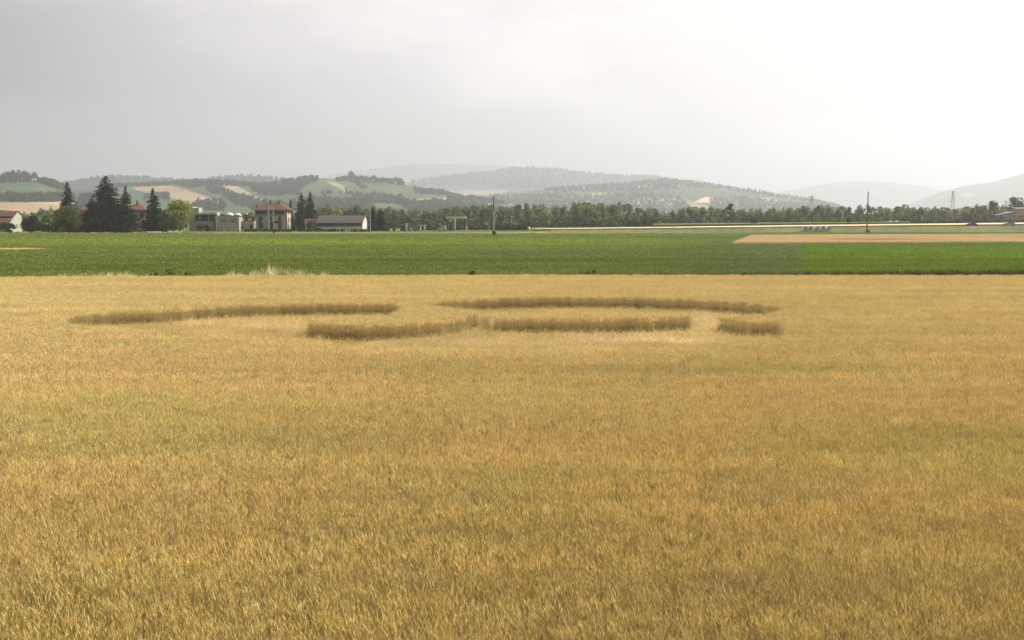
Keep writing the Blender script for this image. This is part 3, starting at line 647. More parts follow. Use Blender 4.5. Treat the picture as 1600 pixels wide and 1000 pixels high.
hero_conifer(28, 1543, 600, 316, 7, 'thin pointed dark tree near the sloping roof at right', spire=.5, name='cypress')
# shrub masses between barn and petrol station
for k, (px, py, w, c, lab) in enumerate([(606, 352, 10, (0.16, 0.17, 0.07), 'pale yellow green shrub just right of the dark conifers'), (617, 354, 12, (0.14, 0.15, 0.07), 'low pale shrub left of the white post'),
        (640, 356, 8, (0.08, 0.10, 0.04), 'low shrub between the two white posts'), (603, 357, 10, (.2, .19, .1), 'lowest straw coloured shrub at the foot of the dark conifers')]):
    hero_broad(40 + k, px, 424, py, w, lab, n=260, lobes=7, leaf=.3, z0=.02, base=c, name='shrub')
# dark teal hedge along the road, built of several bushes
# long treeline: individual trees, copies of a few kinds
pop = [crown_broad(60 + s, 12, 6.0, .06, (0.20, 0.25, 0.125), 1100, .46, 14, poplar=True) for s in range(4)]
brd = [crown_broad(70 + s, 12, 9.5, .05, b, 1200, .46, 17) for s, b in enumerate([(0.19, 0.235, 0.115), (0.22, 0.25, 0.12), (0.16, 0.205, 0.115), (0.25, 0.28, 0.125)])]
trk = [trunk_mesh(12, .28, .6, 5, 80 + s, 2.2) for s in range(2)]
TOPL = [(-60, 326), (0, 325), (20, 328), (40, 330), (70, 326), (85, 322), (100, 328), (135, 328), (300, 334), (430, 326), (480, 324), (505, 323), (515, 316), (528, 320), (545, 321), (558, 315), (570, 320), (590, 319), (605, 321), (620, 322), (640, 324), (660, 326), (684, 325), (695, 319), (710, 321), (730, 320), (742, 317), (760, 317), (775, 319), (790, 321), (805, 317), (835, 316), (855, 322), (862, 318), (880, 318), (905, 314), (930, 316), (960, 315), (980, 314), (992, 320), (1003, 324), (1020, 323), (1040, 330), (1055, 325), (1062, 321), (1090, 320), (1120, 321), (1150, 322), (1190, 323), (1230, 323), (1260, 321), (1290, 320), (1300, 322), (1320, 322), (1345, 317), (1360, 319), (1385, 322), (1405, 318), (1415, 321), (1440, 320), (1470, 322), (1500, 321), (1520, 317), (1540, 320), (1600, 318), (1660, 316), (1760, 315)]
TRX = [p[0] for p in TOPL]; TRY = [p[1] for p in TOPL]
rt_ = random.Random(5); cnt = 0
STRETCH = [(-999, 115, 'behind the red roofed farmhouse at far left'), (115, 470, 'behind the conifers, the workshop and the tall house'), (470, 600, 'behind the long barn'), (600, 690, 'between the barn and the petrol station'), (690, 735, 'right behind the petrol station canopy'),
    (735, 830, 'behind the tall concrete power pole'), (830, 900, 'above the left end of the yellow strip'), (900, 1000, 'below the left foot of the village hill'), (1000, 1060, 'beyond the lone round tree on a thin trunk'), (1060, 1135, 'left of the single tall narrow tree'), (1135, 1215, 'right of the single tall narrow tree'),
    (1215, 1310, 'behind the five pale bales'), (1310, 1352, 'just left of the tall dark pole'), (1352, 1440, 'just right of the tall dark pole'), (1440, 1510, 'around the foot of the largest pylon'), (1510, 9999, 'behind the stone house at right')]
def stretch(px): return [c for a, b, c in STRETCH if a <= px < b][0]
for rowi, (D0, stepx, dy) in enumerate(((560, 13.5, 2.0), (680, 12.2, 0.0))):
    px = -70.0
    while px < 1720:
        px += stepx * rt_.uniform(.6, 1.35)
        if 110 < px < 470 and rowi == 0: px = 470; continue
        D = D0 + rt_.uniform(-22, 22)
        if px < 470: D -= 60
        x = (px - 800) / F * D; yt = np.interp(px, TRX, TRY) + dy + rt_.uniform(-.6, 4.0)
        if 1255 < px < 1300 and rowi == 0: yt = 320 + rt_.uniform(0, 1)
        hgt = max(5.0, ytop(yt, D) - gz(x, D)); isp = rt_.random() < (.55 if px > 600 else .3)
        c = rt_.choice(pop if isp else brd); s = hgt / 12; e = empty('poplar_tree' if isp else 'broadleaf_tree', (x, D, gz(x, D)), rt_.uniform(0, 6.28),
            label=('slender poplar of the %s row ' if isp else 'bushy tree of the %s row ') % ('front' if rowi == 0 else 'back') + stretch(px), cat='tree', group='poplars of the distant treeline' if isp else 'broadleaf trees of the distant treeline')
        sxy = s * rt_.uniform(.85, 1.15) * (1 if hgt > 8 else 1.3); e.scale = (sxy, sxy, s); link('crown', c, e); link('trunk', rt_.choice(trk), e); cnt += 1
print('treeline', cnt)

# dark undergrowth under the treeline and the vineyard/hedge line at right: uncountable bushes
shr = [crown_broad(120 + s, 2.2, 3.4, .0, (0.8, 0.95, 0.42), 130, .33, 6) for s in range(4)]
for m_ in shr: m_.materials.clear(); m_.materials.append(M['wood_leaf'])
sc_ = src_collection('shrub', shr)
def undergrowth(name, pts, scl, colr, label, seed):
    r = np.random.default_rng(seed); n = len(pts); P_ = np.array([(x, y, gz(x, y)) for x, y in pts])
    s = scl * r.uniform(.75, 1.25, n)
    scatter(name, P_, np.stack([np.zeros(n), np.zeros(n), r.uniform(0, 6.28, n)], -1), np.column_stack([s, s, s * r.uniform(.8, 1.1, n)]), np.array(colr) * r.uniform(.8, 1.2, n)[:, None], sc_, 4, label, 'undergrowth', seed)
r_ = np.random.default_rng(12)
def strip(p0, p1, D0, D1, n): 
    p = r_.uniform(p0, p1, n); d = r_.uniform(D0, D1, n); return np.stack([(p - 800) / F * d, d], -1)
undergrowth('undergrowth', np.concatenate([strip(500, 1050, 535, 590, 420), strip(1050, 1420, 545, 640, 320), strip(-60, 130, 410, 500, 130), strip(1380, 1720, 540, 640, 240)]), 2.3, (0.17, 0.19, 0.15), 'dark undergrowth along the foot of the distant treeline', 1)
undergrowth('vineyard_rows', strip(1405, 1720, 528, 540, 330), .75, (0.07, 0.055, 0.075), 'long low dark reddish hedge line beyond the yellow grain at right', 2)
undergrowth('roadside_hedge', strip(778, 828, 432, 440, 120), .9, (0.08, 0.105, 0.11), 'dark bluish green hedge at the roadside right of the pole', 3)
undergrowth('boundary_hedge', np.concatenate([strip(655, 780, 446, 452, 190), strip(385, 580, 414, 417, 150)]), .45, (0.08, 0.09, 0.07), 'low dark hedge along the foot of the station and the barn', 4)

# ------------------------------------------------------------------ woods on the hills
wclump = [crown_broad(140 + s, 11, 11, .0, (0.8, 0.95, 0.5), 150, 1.5, 8) for s in range(4)]
for m_ in wclump: m_.materials.clear(); m_.materials.append(M['wood_leaf'])
wcc = src_collection('wood_clump', wclump)
def woods(hl, polys, spacing, label, seed, scale=1.0, dens=1.0, colr=(0.060, 0.078, 0.082), name='woodland'):
    r = np.random.default_rng(seed); P_ = []
    D = hl['D']; y = np.arange(D - hl['front'] + 5, D + spacing * 3, spacing)
    for yv in y:
        p = np.arange(hl['pxs'][0], hl['pxs'][-1], spacing * F / yv); p = p + r.uniform(-.5, .5, len(p)) * spacing * F / yv; yj = yv + r.uniform(-.5, .5, len(p)) * spacing
        z = hl['h'](p, yj); X_ = (p - 800) / F * yj; qx, qy = px_of(X_, yj, z); m = np.zeros(len(p), bool)
        for po in polys:
            if len(po) == 2 and callable(po[0]): m |= po[0](qx, qy)
            else: m |= inpoly(qx + 3 * (vnoise(qx * .2, qy * .4, 3) - .5), qy + 1.5 * (vnoise(qx * .15, qy * .2, 8) - .5), po)
        m &= r.random(len(p)) < dens
        P_.append(np.stack([X_, yj, z - 1.5], -1)[m])
    P_ = np.concatenate(P_); n = len(P_); s = scale * r.uniform(.7, 1.3, n)
    scatter(name, P_, np.stack([np.zeros(n), np.zeros(n), r.uniform(0, 6.28, n)], -1), np.column_stack([s, s, s]), np.array(colr) * r.uniform(.75, 1.25, n)[:, None], wcc, 4, label, 'woodland', seed)
    print(name, n)
woods(h_left, [[(-400, 307), (-20, 307), (40, 308), (70, 307), (120, 309), (118, 315), (60, 315.5), (0, 314.5), (-400, 317)], [(60, 286), (75, 285), (112, 297), (100, 298)], [(125, 309), (155, 308), (175, 330), (120, 330)]], 9, 'dark woods along the foot of the left hill', 1)
woods(h_mid, [[(118, 286), (205, 288), (290, 282), (400, 286), (400, 292), (330, 290), (300, 294), (270, 289), (205, 292), (170, 294), (130, 291), (112, 285)],
              [(322, 291), (345, 296), (380, 308), (410, 318), (450, 322), (470, 330), (400, 330), (370, 320), (350, 308), (325, 298)], [(388, 290), (410, 296), (440, 306), (420, 308), (395, 300)],
              [(400, 292), (450, 281), (495, 276), (496, 283), (476, 290), (470, 306), (420, 303), (395, 296)],
              [(300, 317), (345, 317), (350, 330), (300, 330)], [(245, 304), (262, 303), (262, 312), (222, 311)],
              [(500, 302), (552, 302), (552, 304), (500, 303.5)], [(545, 308), (580, 304), (640, 314), (650, 322), (600, 318), (560, 315)],
              [(648, 298), (700, 300), (705, 306), (648, 303)], [(700, 307), (760, 312), (790, 320), (700, 314)], [(470, 312), (600, 313), (560, 330), (430, 330)], [(556, 286), (575, 296), (568, 295), (545, 284)],
              [(620, 318), (700, 316), (760, 322), (800, 332), (640, 332)]], 11, 'dark blue green woods covering the slopes of the middle hills', 2, dens=.6)
woods(h_ridge, [[(60, 270), (560, 270), (560, 300), (60, 304)]], 20, 'hazy woods on the ridge behind the middle hills', 3, scale=1.7, dens=.7)
woods(h_vill, [[(700, 318), (780, 305), (850, 303), (920, 306), (1000, 300), (1060, 306), (1080, 320), (1060, 335), (700, 335)], [(1110, 310), (1160, 308), (1200, 314), (1330, 322), (1330, 336), (1110, 336)], [(840, 294), (1000, 282), (1045, 278), (1060, 296), (980, 300), (860, 300)],
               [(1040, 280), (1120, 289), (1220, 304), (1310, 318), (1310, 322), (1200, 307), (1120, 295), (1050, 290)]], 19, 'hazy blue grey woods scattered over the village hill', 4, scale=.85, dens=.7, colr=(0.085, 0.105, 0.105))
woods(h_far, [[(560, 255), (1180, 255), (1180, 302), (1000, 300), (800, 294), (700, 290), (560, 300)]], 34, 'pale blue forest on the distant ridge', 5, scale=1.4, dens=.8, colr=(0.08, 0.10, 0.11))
# individual trees on the crests
cr_t = [crown_broad(160 + s, 14, 13, .0, (0.060, 0.072, 0.055), 420, 1.1, 12) for s in range(3)] + [crown_conifer(166, 18, 8, layers=14, leaf=1.2, dens=.5)]
def crest_tree(hl, px, py_top, label, group, D=None, seed=0, con=False, wpx=None):
    D = D or hl['D'] - 70; z = float(hl['h'](np.array([px]), np.array([D]))[0]) ; x = (px - 800) / F * D
    h = max(9, ytop(py_top, D) - z + 4.0); base = 18 if con else 14; s = h / base
    o = link('conifer' if con else 'crest_tree', cr_t[3 if con else seed % 3], None, (x, D, z - 4.0), seed * 1.3, label=label, cat='tree', group=group)
    sw = s if not wpx else wpx * D / F / (8 if con else 13)
    o.scale = (sw, sw, s); return o
rr = random.Random(3)
for k, (px, py) in enumerate([(-8, 270), (1, 270), (5, 276), (11, 272), (15, 271), (20, 268), (24, 271), (28, 267), (33, 270), (37, 266), (42, 269), (47, 268), (51, 270), (61, 270)]):
    crest_tree(h_left, px, py, '%s dark tree from the left in the grove on the left hill' % ORD[k] if k < 13 else 'dark tree standing apart at the right end of the left hill grove', 'grove on the left hill crest' if k < 13 else None, seed=k, wpx=12 if k < 13 else 10)
for k, (px, py) in enumerate([(531, 277), (537, 276), (543, 274.5), (549, 272), (551, 268.5), (557, 274), (563, 275), (568, 275), (574, 275.5), (580, 277), (585, 275), (590, 277), (596, 278), (602, 278), (608, 278.5), (614, 279), (620, 278), (626, 278.5), (629, 280)]):
    crest_tree(h_mid, px, py, 'tallest tree in the grove on the middle hill crest' if k == 4 else '%s dark tree from the left in the row crowning the middle hill' % ORD[k], 'trees crowning the middle hill', seed=k, wpx=12)
for k, (px, py, g) in enumerate([(549, 297, 0), (552, 304, 0), (604, 306, 0), (613, 304, 0), (627, 302, 0)]):
    D = 2500; crest_tree(h_mid, px, py, '%s small dark tree from the left dotted on the middle hill slope' % ORD[k], 'lone trees on the middle hill slope', D=D, seed=k, wpx=5)

# ------------------------------------------------------------------ buildings
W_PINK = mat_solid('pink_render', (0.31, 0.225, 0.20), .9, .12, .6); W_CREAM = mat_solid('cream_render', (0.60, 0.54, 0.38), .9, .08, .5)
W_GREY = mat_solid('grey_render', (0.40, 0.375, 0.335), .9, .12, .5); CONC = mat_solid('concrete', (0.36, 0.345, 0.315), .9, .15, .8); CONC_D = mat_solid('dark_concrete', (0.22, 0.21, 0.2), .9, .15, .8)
TILE = mat_tile('clay_tiles', (0.085, 0.036, 0.021), (0.13, 0.06, 0.036)); TILE_O = mat_tile('old_roof_sheets', (0.032, 0.029, 0.024), (0.058, 0.052, 0.044), 2)
DARK = mat_solid('dark_opening', (0.035, 0.033, 0.035), .5, .3, 1); SHUT = mat_solid('shutter_paint', (0.09, 0.07, 0.055), .7, .2, 2)
WHITE = mat_solid('white_paint', (0.80, 0.79, 0.74), .6, .05, .6); GLASS = mat_solid('window_glass', (0.03, 0.035, 0.045), .12, .3, 1, spec=.6)
STONE = mat_solid('stone_wall', (0.34, 0.31, 0.25), .95, .25, 1.2); YEL = mat_solid('yellow_paint', (0.70, 0.52, 0.12), .6, .08, 1); REDP = mat_solid('dark_red_paint', (0.16, 0.03, 0.025), .6, .1, 1)
METAL = mat_solid('galvanised_steel', (0.33, 0.33, 0.33), .5, .12, 2, metal=.4); POLEC = mat_solid('pole_concrete', (0.45, 0.43, 0.38), .9, .12, 2); POLEW = mat_solid('weathered_pole', (0.12, 0.10, 0.085), .9, .2, 2)
TEAL = mat_solid('pale_blue_paint', (0.35, 0.48, 0.50), .5, .08, 1); GREENP = mat_solid('dark_green_paint', (0.05, 0.07, 0.05), .7, .2, 1)
def PXW(px, D): return (px - 800) / F * D
def house_base(name, px0, px1, D, **k):
    x0, x1 = PXW(px0, D), PXW(px1, D); xc = (x0 + x1) / 2; z = min(gz(x0, D), gz(x1, D))
    return empty(name, (xc, D, z), 0, **k), (x1 - x0) / 2, z
def window(parent, x, z, w, h, y=0.0, mat=None, frame=None, sill=True, side=None, depth=.12):
    """frame ring with a recessed pane and a sill, on the front wall (y=const) or on the right wall (side = x)"""
    f = MB(); t = .12; d = depth
    def bx(m, a0, a1, z0, z1, o0, o1):
        if side is None: m.box(x + a0, x + a1, y - o1, y - o0, z0, z1)
        else: m.box(side + o0, side + o1, y + a0, y + a1, z0, z1)
    bx(f, -w / 2 - t, -w / 2, z, z + h, .002, d); bx(f, w / 2, w / 2 + t, z, z + h, .002, d); bx(f, -w / 2 - t, w / 2 + t, z + h, z + h + t, .002, d)
    fo = f.build('window', frame or WHITE, parent)
    p = MB(); bx(p, -w / 2, w / 2, z, z + h, .004, .05); p.build('pane', mat or GLASS, fo)
    if sill: s_ = MB(); bx(s_, -w / 2 - .2, w / 2 + .2, z - .12, z, .002, .22); s_.build('sill', CONC, fo)
    return fo
def chimney(parent, x, y, z0, z1, s=.5, mat=None):
    b = MB().box(x - s / 2, x + s / 2, y - s / 2, y + s / 2, z0, z1); b.box(x - s * .75, x + s * .75, y - s * .75, y + s * .75, z1, z1 + .15)
    b.box(x - s * .35, x + s * .35, y - s * .35, y + s * .35, z1 + .15, z1 + .4); return b.build('chimney', mat or SHUT, parent)

# three storey house
D = 440; e, w, z0 = house_base('apartment_house', 400, 450, D, label='three storey house with red hipped roof and a dark top floor loggia', cat='house')
dp = 10.0; ze = ytop(328.3, D) - z0; zr = ytop(316, D + 5) - z0
wl = MB(); lo, hi = ytop(337.3, D) - z0, ze - .35     # loggia opening in the front wall
wl.box(-w, w, 0, dp, 0, lo); wl.box(-w, w, 1.6, dp, lo, ze); wl.box(w - 1.1, w, 0, 1.6, lo, ze); wl.box(-w, w - 1.1, 0, .35, hi, ze); wl.build('wall', W_GREY, e)
# end wall's sunlit brightness painted as a lighter cream skin, set proud of the body
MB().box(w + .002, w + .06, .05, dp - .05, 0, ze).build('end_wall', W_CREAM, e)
for x in (-w + .15, -w * .22, w * .15): MB().box(x - .28, x + .28, .02, .5, lo, hi).build('loggia_pillar', W_GREY, e)
MB().box(-w, w - 1.1, -.02, .14, lo, lo + .95).build('balcony_parapet', CONC_D, e)
MB().box(-w + .2, w - 1.2, 1.5, 1.58, lo, hi).build('loggia_back', DARK, e)
rf = MB().hip(-w - 1.4, w + 1.3, -1.3, dp + 1.3, ze + .18, zr).build('roof', TILE, e)
chimney(rf, -.8, 3.6, zr - 1.6, zr + .55); chimney(rf, 2.9, 3.6, zr - 2.2, zr + .25); chimney(rf, -w + .3, 3, ze + .3, ze + 1.9, .7)
for px, wd, a, b_ in ((409.5, 1.5, 338.5, 357), (424.5, 1.0, 338.5, 347), (439, 1.1, 338.5, 358)):
    x = PXW(px, D) - e.location.x; zb = ytop(b_, D) - z0; window(e, x, zb, wd, ytop(a, D) - z0 - zb, mat=SHUT, frame=SHUT, sill=False)
for px, yt in ((425.5, 347.5), (433, 348)):
    x = PXW(px, D) - e.location.x; window(e, x, .5 if px < 430 else 3.2, 1.9 if px < 430 else 1.6, 3.2 if px < 430 else .8, mat=DARK, frame=SHUT, sill=False)
b = MB(); xa, xb = PXW(411, D) - e.location.x, PXW(423, D) - e.location.x; b.box(xa, xb, -1.1, -.002, 3.4, 3.55); b.box(xa, xb, -1.1, -1.04, 3.55, 4.5); b.box(xa, xa + .06, -1.04, -.002, 3.55, 4.5); b.box(xb - .06, xb, -1.04, -.002, 3.55, 4.5); b.build('balcony', CONC, e)
for yy_ in (3.2, 6.4):
    for z in (1.2, 4.3, 7.2): window(e, 0, z, 1.0, 1.3, y=yy_, side=w + .06, mat=DARK, frame=WHITE, sill=True)
MB().box(w - .5, w + .063 - .063, -.12, -.002, 0, ze).build('corner_pilaster', mat_solid('brick_red', (0.22, 0.09, 0.07)), e)

# barn
D = 424; e, w, z0 = house_base('barn', 496, 567, D, label='long low barn with brown roof and a bright rounded gable end', cat='barn')
dp = 17.5; ze = ytop(347.6, D) - z0; zr = ytop(336.8, D + dp / 2) - z0; zs = ytop(353.8, D) - z0
arch = [(0, 0), (dp, 0)] + [(dp / 2 + dp / 2 * u, ze - .3 + (zr - ze + .1) * (1 - abs(u) ** 1.35)) for u in np.linspace(1, -1, 11)]
MB().box(-w, w, 0, .3, 0, zs).build('front_wall', mat_solid('precast_panels', (0.62, 0.60, 0.59), .9, .12, .4), e)
MB().box(-w, w, .02, .28, zs, ze).build('upper_cladding', mat_solid('brown_boards', (0.12, 0.095, 0.085), .9, .2, 1), e)
b = MB(); [b.box(-w + i * 2 * w / 13 - .06, -w + i * 2 * w / 13 + .06, -.09, -.002, 0, zs) for i in range(1, 13)]; b.build('panel_joints', CONC_D, e)
MB().box(-w, -w + 7, -.05, -.002, zs, ze - .2).build('open_bay', DARK, e)
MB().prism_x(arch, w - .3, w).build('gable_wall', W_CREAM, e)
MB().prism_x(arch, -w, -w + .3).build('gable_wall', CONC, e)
MB().box(w + .002, w + .08, .1, dp - .1, 0, ze - .5).build('gable_base', mat_solid('whitewash', (0.58, 0.56, 0.53)), e)
MB().box(-w, w, dp - .3, dp, 0, ze).build('rear_wall', CONC, e)
n_ = 8; rp = [(dp / 2 + (dp / 2 + .6) * u, ze - .15 + (zr - ze + .15) * (1 - abs(u) ** 1.35)) for u in np.linspace(-1, 1, 13)]
MB().prism_x([(a, b_) for a, b_ in rp] + [(a, b_ - .25) for a, b_ in rp[::-1]], -w - .4, w + .25).build('roof', TILE_O, e)
MB().box(2.3, 2.42, -.16, -.002, zs - .4, ze).build('downpipe', METAL, e)
MB().box(-w - .3, w + .2, -.75, -.55, ze - .2, ze - .05).build('gutter', METAL, e)

# small red roofed shed left of the barn
D = 430; e, w, z0 = house_base('shed', 478, 494, D, label='small shed with sloping red roof behind a round bush', cat='shed')
ze = ytop(348, D) - z0; zr = ytop(341.6, D + 2) - z0
MB().prism_x([(0, 0), (4, 0), (4, ze), (2, zr - .3), (0, ze)], -w, w).build('wall', W_CREAM, e)
MB().poly([(-w - .4, -.5, ze - .2), (w + .4, -.5, ze - .2), (w + .4, 2, zr), (-w - .4, 2, zr), (w + .4, 4.5, ze - .2), (-w - .4, 4.5, ze - .2), (-w - .4, -.5, ze - .36), (w + .4, -.5, ze - .36), (w + .4, 2, zr - .16), (-w - .4, 2, zr - .16), (w + .4, 4.5, ze - .36), (-w - .4, 4.5, ze - .36)],
    [(0, 1, 2, 3), (3, 2, 4, 5), (6, 9, 8, 7), (9, 11, 10, 8), (0, 6, 7, 1), (5, 4, 10, 11), (1, 7, 8, 2), (2, 8, 10, 4), (0, 3, 9, 6), (3, 5, 11, 9)]).build('roof', TILE, e)
window(e, w * .55, 1.0, .9, 1.0, mat=DARK, frame=WHITE)

# workshop with flat roof
D = 430; e, w, z0 = house_base('workshop', 303, 377, D, label='flat roofed grey workshop with dark upper windows and a projecting right block', cat='workshop')
X_ = lambda px: PXW(px, D) - e.location.x
Zr = lambda py, dd=0: ytop(py, D + dd) - z0
MB().box(X_(303), X_(339.5), 2.5, 14, 0, Zr(335, 2)).box(X_(339.5), X_(376), 7, 14, Zr(338), Zr(335, 6)).build('main_block', CONC, e)
MB().box(X_(302) - .4, X_(340), 1.2, 14.6, Zr(335, 2), Zr(332.4, 2)).box(X_(340), X_(382), 6, 14.6, Zr(335, 6), Zr(332.6, 6)).build('flat_roof', mat_solid('pale_roof_edge', (0.50, 0.48, 0.40)), e)
MB().box(X_(340), X_(375.5), 0, 11, 0, Zr(337.5)).build('projecting_block', W_GREY, e)
MB().box(X_(339), X_(341), -.14, -.002, 0, Zr(337.8)).build('white_corner_pillar', W_CREAM, e)
MB().box(X_(351), X_(377), -.25, 11.2, Zr(337.5), Zr(336.6)).build('parapet', CONC_D, e)
for a, b_ in ((304, 311), (313, 325), (327, 334), (335, 338.5)):
    x0, x1 = X_(a), X_(b_); f = MB().box(x0 - .06, x0, 2.36, 2.498, Zr(345), Zr(336)).box(x1, x1 + .06, 2.36, 2.498, Zr(345), Zr(336)).box(x0, x1, 2.36, 2.498, Zr(341) - .05, Zr(341) + .05).build('ribbon_window', CONC, e)
    MB().box(x0, x1, 2.44, 2.496, Zr(345), Zr(336)).build('pane', GLASS, f)
for a, b_ in ((347, 355), (363, 371)): window(e, X_((a + b_) / 2), Zr(347.5), (b_ - a) * .269, Zr(342) - Zr(347.5), mat=CONC_D, frame=CONC_D, sill=False)
st = MB()
for i in range(7): st.box(X_(334.5), X_(338.6), 1.2 - i * .0, 2.1, i * .72, i * .72 + .12)
st.box(X_(334.4), X_(334.7), .9, 1.1, 0, 5.6); st.box(X_(338.3), X_(338.6), .9, 1.1, 0, 5.6); st.build('outside_stair', DARK, e)
MB().box(X_(335), X_(338.4), 2.38, 2.47, .3, Zr(345.5)).build('stair_door', DARK, e)
b = MB()
for px, rr_, dd, py in ((361, 1.9, 3, 336.6), (374, 1.6, 3, 336.9)): b.blob((PXW(px, D + dd) - e.location.x, dd, ytop(py, D + dd) - z0), rr_, 1, 1, .62, 12, 8)
DOME = mat_solid('dome_plastic', (0.62, 0.59, 0.47)); b.build('skylight_domes', DOME, e, smooth=True)
xr = X_(352.5); b = MB().box(X_(346), X_(353), -1.2, -.2, 1.15, 1.25).box(X_(352) - .1, X_(353), -1.1, -.3, 0, 1.15).box(X_(346), X_(346) + .12, -1.1, -.3, 0, 1.15); b.build('white_canopy', WHITE, e)
# penthouse at its rear left
ph = MB().box(PXW(299, 446) - e.location.x, PXW(314.5, 446) - e.location.x, 14.8, 20, 0, ytop(324.5, 446) - z0).build('rear_block', CONC, e)
MB().blob((PXW(307, 447) - e.location.x, 17, ytop(325.4, 447) - z0), 1.2, 1.5, 1, .5, 12, 8).build('roof_dome', DOME, ph, smooth=True)
# low annex
D = 434; e, w, z0 = house_base('annex', 377, 399, D, label='low grey annex with a roof terrace between workshop and tall house', cat='annex')
Zr = lambda py, dd=0: ytop(py, D + dd) - z0
MB().box(-w, w, 0, 9, 0, Zr(346)).build('wall', CONC, e)
MB().box(-w - .2, w, -.5, 9.1, Zr(346), Zr(345.2)).build('terrace_slab', CONC_D, e)
MB().box(-w, w - .2, 3, 9, Zr(345.2), Zr(340.5)).build('upper_room', W_CREAM, e)
MB().box(-w - .4, w, 2.6, 9.3, Zr(340.5), Zr(339.2)).build('upper_roof', TILE_O, e)
for x in (-w * .35, w * .62): window(e, x, Zr(345), 1.0, 1.1, y=3, mat=DARK, frame=SHUT, sill=False)
MB().box(w * .35, w * .75, -.06, -.002, 0, 2.8).build('door', DARK, e); window(e, -w * .5, 1.1, 1.2, 1.2, mat=CONC_D, frame=CONC_D)

# pink walled house between the conifers
D = 424; e, w, z0 = house_base('pink_house', 195, 229, D, label='pink walled house with a red hipped roof among the conifers', cat='house')
ze = ytop(328.6, D) - z0; zr = ytop(317.5, D + 5) - z0
MB().box(-w, w, 0, 11, 0, ze).build('wall', W_PINK, e)
rf = MB().hip(-w - .9, w + .9, -.9, 11.9, ze + .15, zr).build('roof', TILE, e); chimney(rf, .3, 3.5, zr - 1.5, zr + .7)
window(e, w - 1.1, 5.6, 1.2, 2.2, mat=DARK, frame=SHUT); window(e, -w + 2, 5.6, 1.2, 2.0, mat=DARK, frame=SHUT); window(e, w - 1.1, 1.4, 1.3, 2.2, mat=DARK, frame=SHUT)
window(e, 0, 5.6, 1.1, 1.8, y=5, side=w, mat=DARK, frame=SHUT)
# small roof seen between the two conifer groups
D = 470; e, w, z0 = house_base('cottage', 128, 148, D, label='cottage whose reddish roof shows between two groups of conifers', cat='house')
ze = ytop(329, D) - z0; MB().box(-w, w, 0, 8, 0, ze).build('wall', W_PINK, e); MB().hip(-w - .6, w + .6, -.6, 8.6, ze + .15, ze + 2.2).build('roof', TILE, e)
window(e, 0, 5, 1.1, 1.4, mat=DARK, frame=SHUT)

# red roofed farmhouse on the left edge
D = 404; e, w, z0 = house_base('farmhouse', -130, 19.5, D, label='red roofed farmhouse with a pale gable cut off by the left edge', cat='house')
dp = 9.6; ya = 6.4; ze = ytop(346.5, D) - z0; za = ytop(329.6, D + ya) - z0; zb = ytop(336, D + dp) - z0
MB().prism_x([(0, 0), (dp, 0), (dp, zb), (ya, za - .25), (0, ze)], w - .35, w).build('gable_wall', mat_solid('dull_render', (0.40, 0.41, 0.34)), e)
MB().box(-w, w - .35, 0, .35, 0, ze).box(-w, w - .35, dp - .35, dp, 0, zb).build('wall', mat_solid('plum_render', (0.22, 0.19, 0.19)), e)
ym = 3.0; zm = ze + (za - ze) * ym / ya
def slab(m, x0, x1, ya_, za_, yb_, zb_, t=.16): m.poly([(x0, ya_, za_), (x1, ya_, za_), (x1, yb_, zb_), (x0, yb_, zb_), (x0, ya_, za_ - t), (x1, ya_, za_ - t), (x1, yb_, zb_ - t), (x0, yb_, zb_ - t)], [(0, 1, 2, 3), (7, 6, 5, 4), (0, 4, 5, 1), (1, 5, 6, 2), (2, 6, 7, 3), (3, 7, 4, 0)])
m = MB(); slab(m, -w, w + .1, -.7, ze - .3, ym, zm - .25); m.build('lower_roof', TILE, e)
m = MB(); slab(m, -w, w + .3, ym - .3, zm + .15, ya, za); slab(m, -w, w + .3, ya, za, dp + .5, zb - .1); m.build('upper_roof', TILE, e)
for x in (w - 3, w - 7, w - 12): window(e, x, 1.6, 1.1, 1.5, mat=DARK, frame=SHUT)
window(e, 0, 2.0, 1.0, 1.4, y=5.2, side=w, mat=DARK, frame=WHITE)

# stone house at the right edge and long sloping roof beside it
D = 540; e, w, z0 = house_base('stone_house', 1583, 1640, D, label='pale stone house with a faded pink roof at the right edge', cat='house')
ze = ytop(326.3, D) - z0
MB().box(-w, w, 0, 9, 0, ze).build('wall', STONE, e); rf = MB(); slab(rf, -w - .3, w + .3, -.6, ze - .1, 4.5, ze + .8); slab(rf, -w - .3, w + .3, 4.5, ze + .8, 9.6, ze - .1); rf.build('roof', mat_tile('faded_tiles', (0.12, 0.085, 0.075), (0.16, 0.115, 0.10)), e)
for x in (-w + 2.6, -w + 6.5): window(e, x, 2.8, 1.1, 1.4, mat=DARK, frame=STONE)
window(e, -w + 4.4, .2, 1.2, 2.2, mat=DARK, frame=STONE, sill=False)
D = 535; e, w, z0 = house_base('outbuilding', 1556, 1581, D, label='dark outbuilding whose grey roof slopes down to the left', cat='outbuilding')
zl, zh = ytop(335.3, D) - z0, ytop(330.5, D) - z0
MB().prism_y([(-w, 0), (w, 0), (w, zh - .3), (-w, zl - .6)], 0, 8).build('wall', CONC_D, e)
MB().prism_y([(-w - .5, zl - .45), (w, zh - .3), (w, zh), (-w - .5, zl - .15)], -.4, 8.4).build('roof', mat_solid('grey_roof', (0.24, 0.21, 0.2)), e)
MB().box(0, 2.4, -.06, -.002, 0, 2.2).build('door', DARK, e)

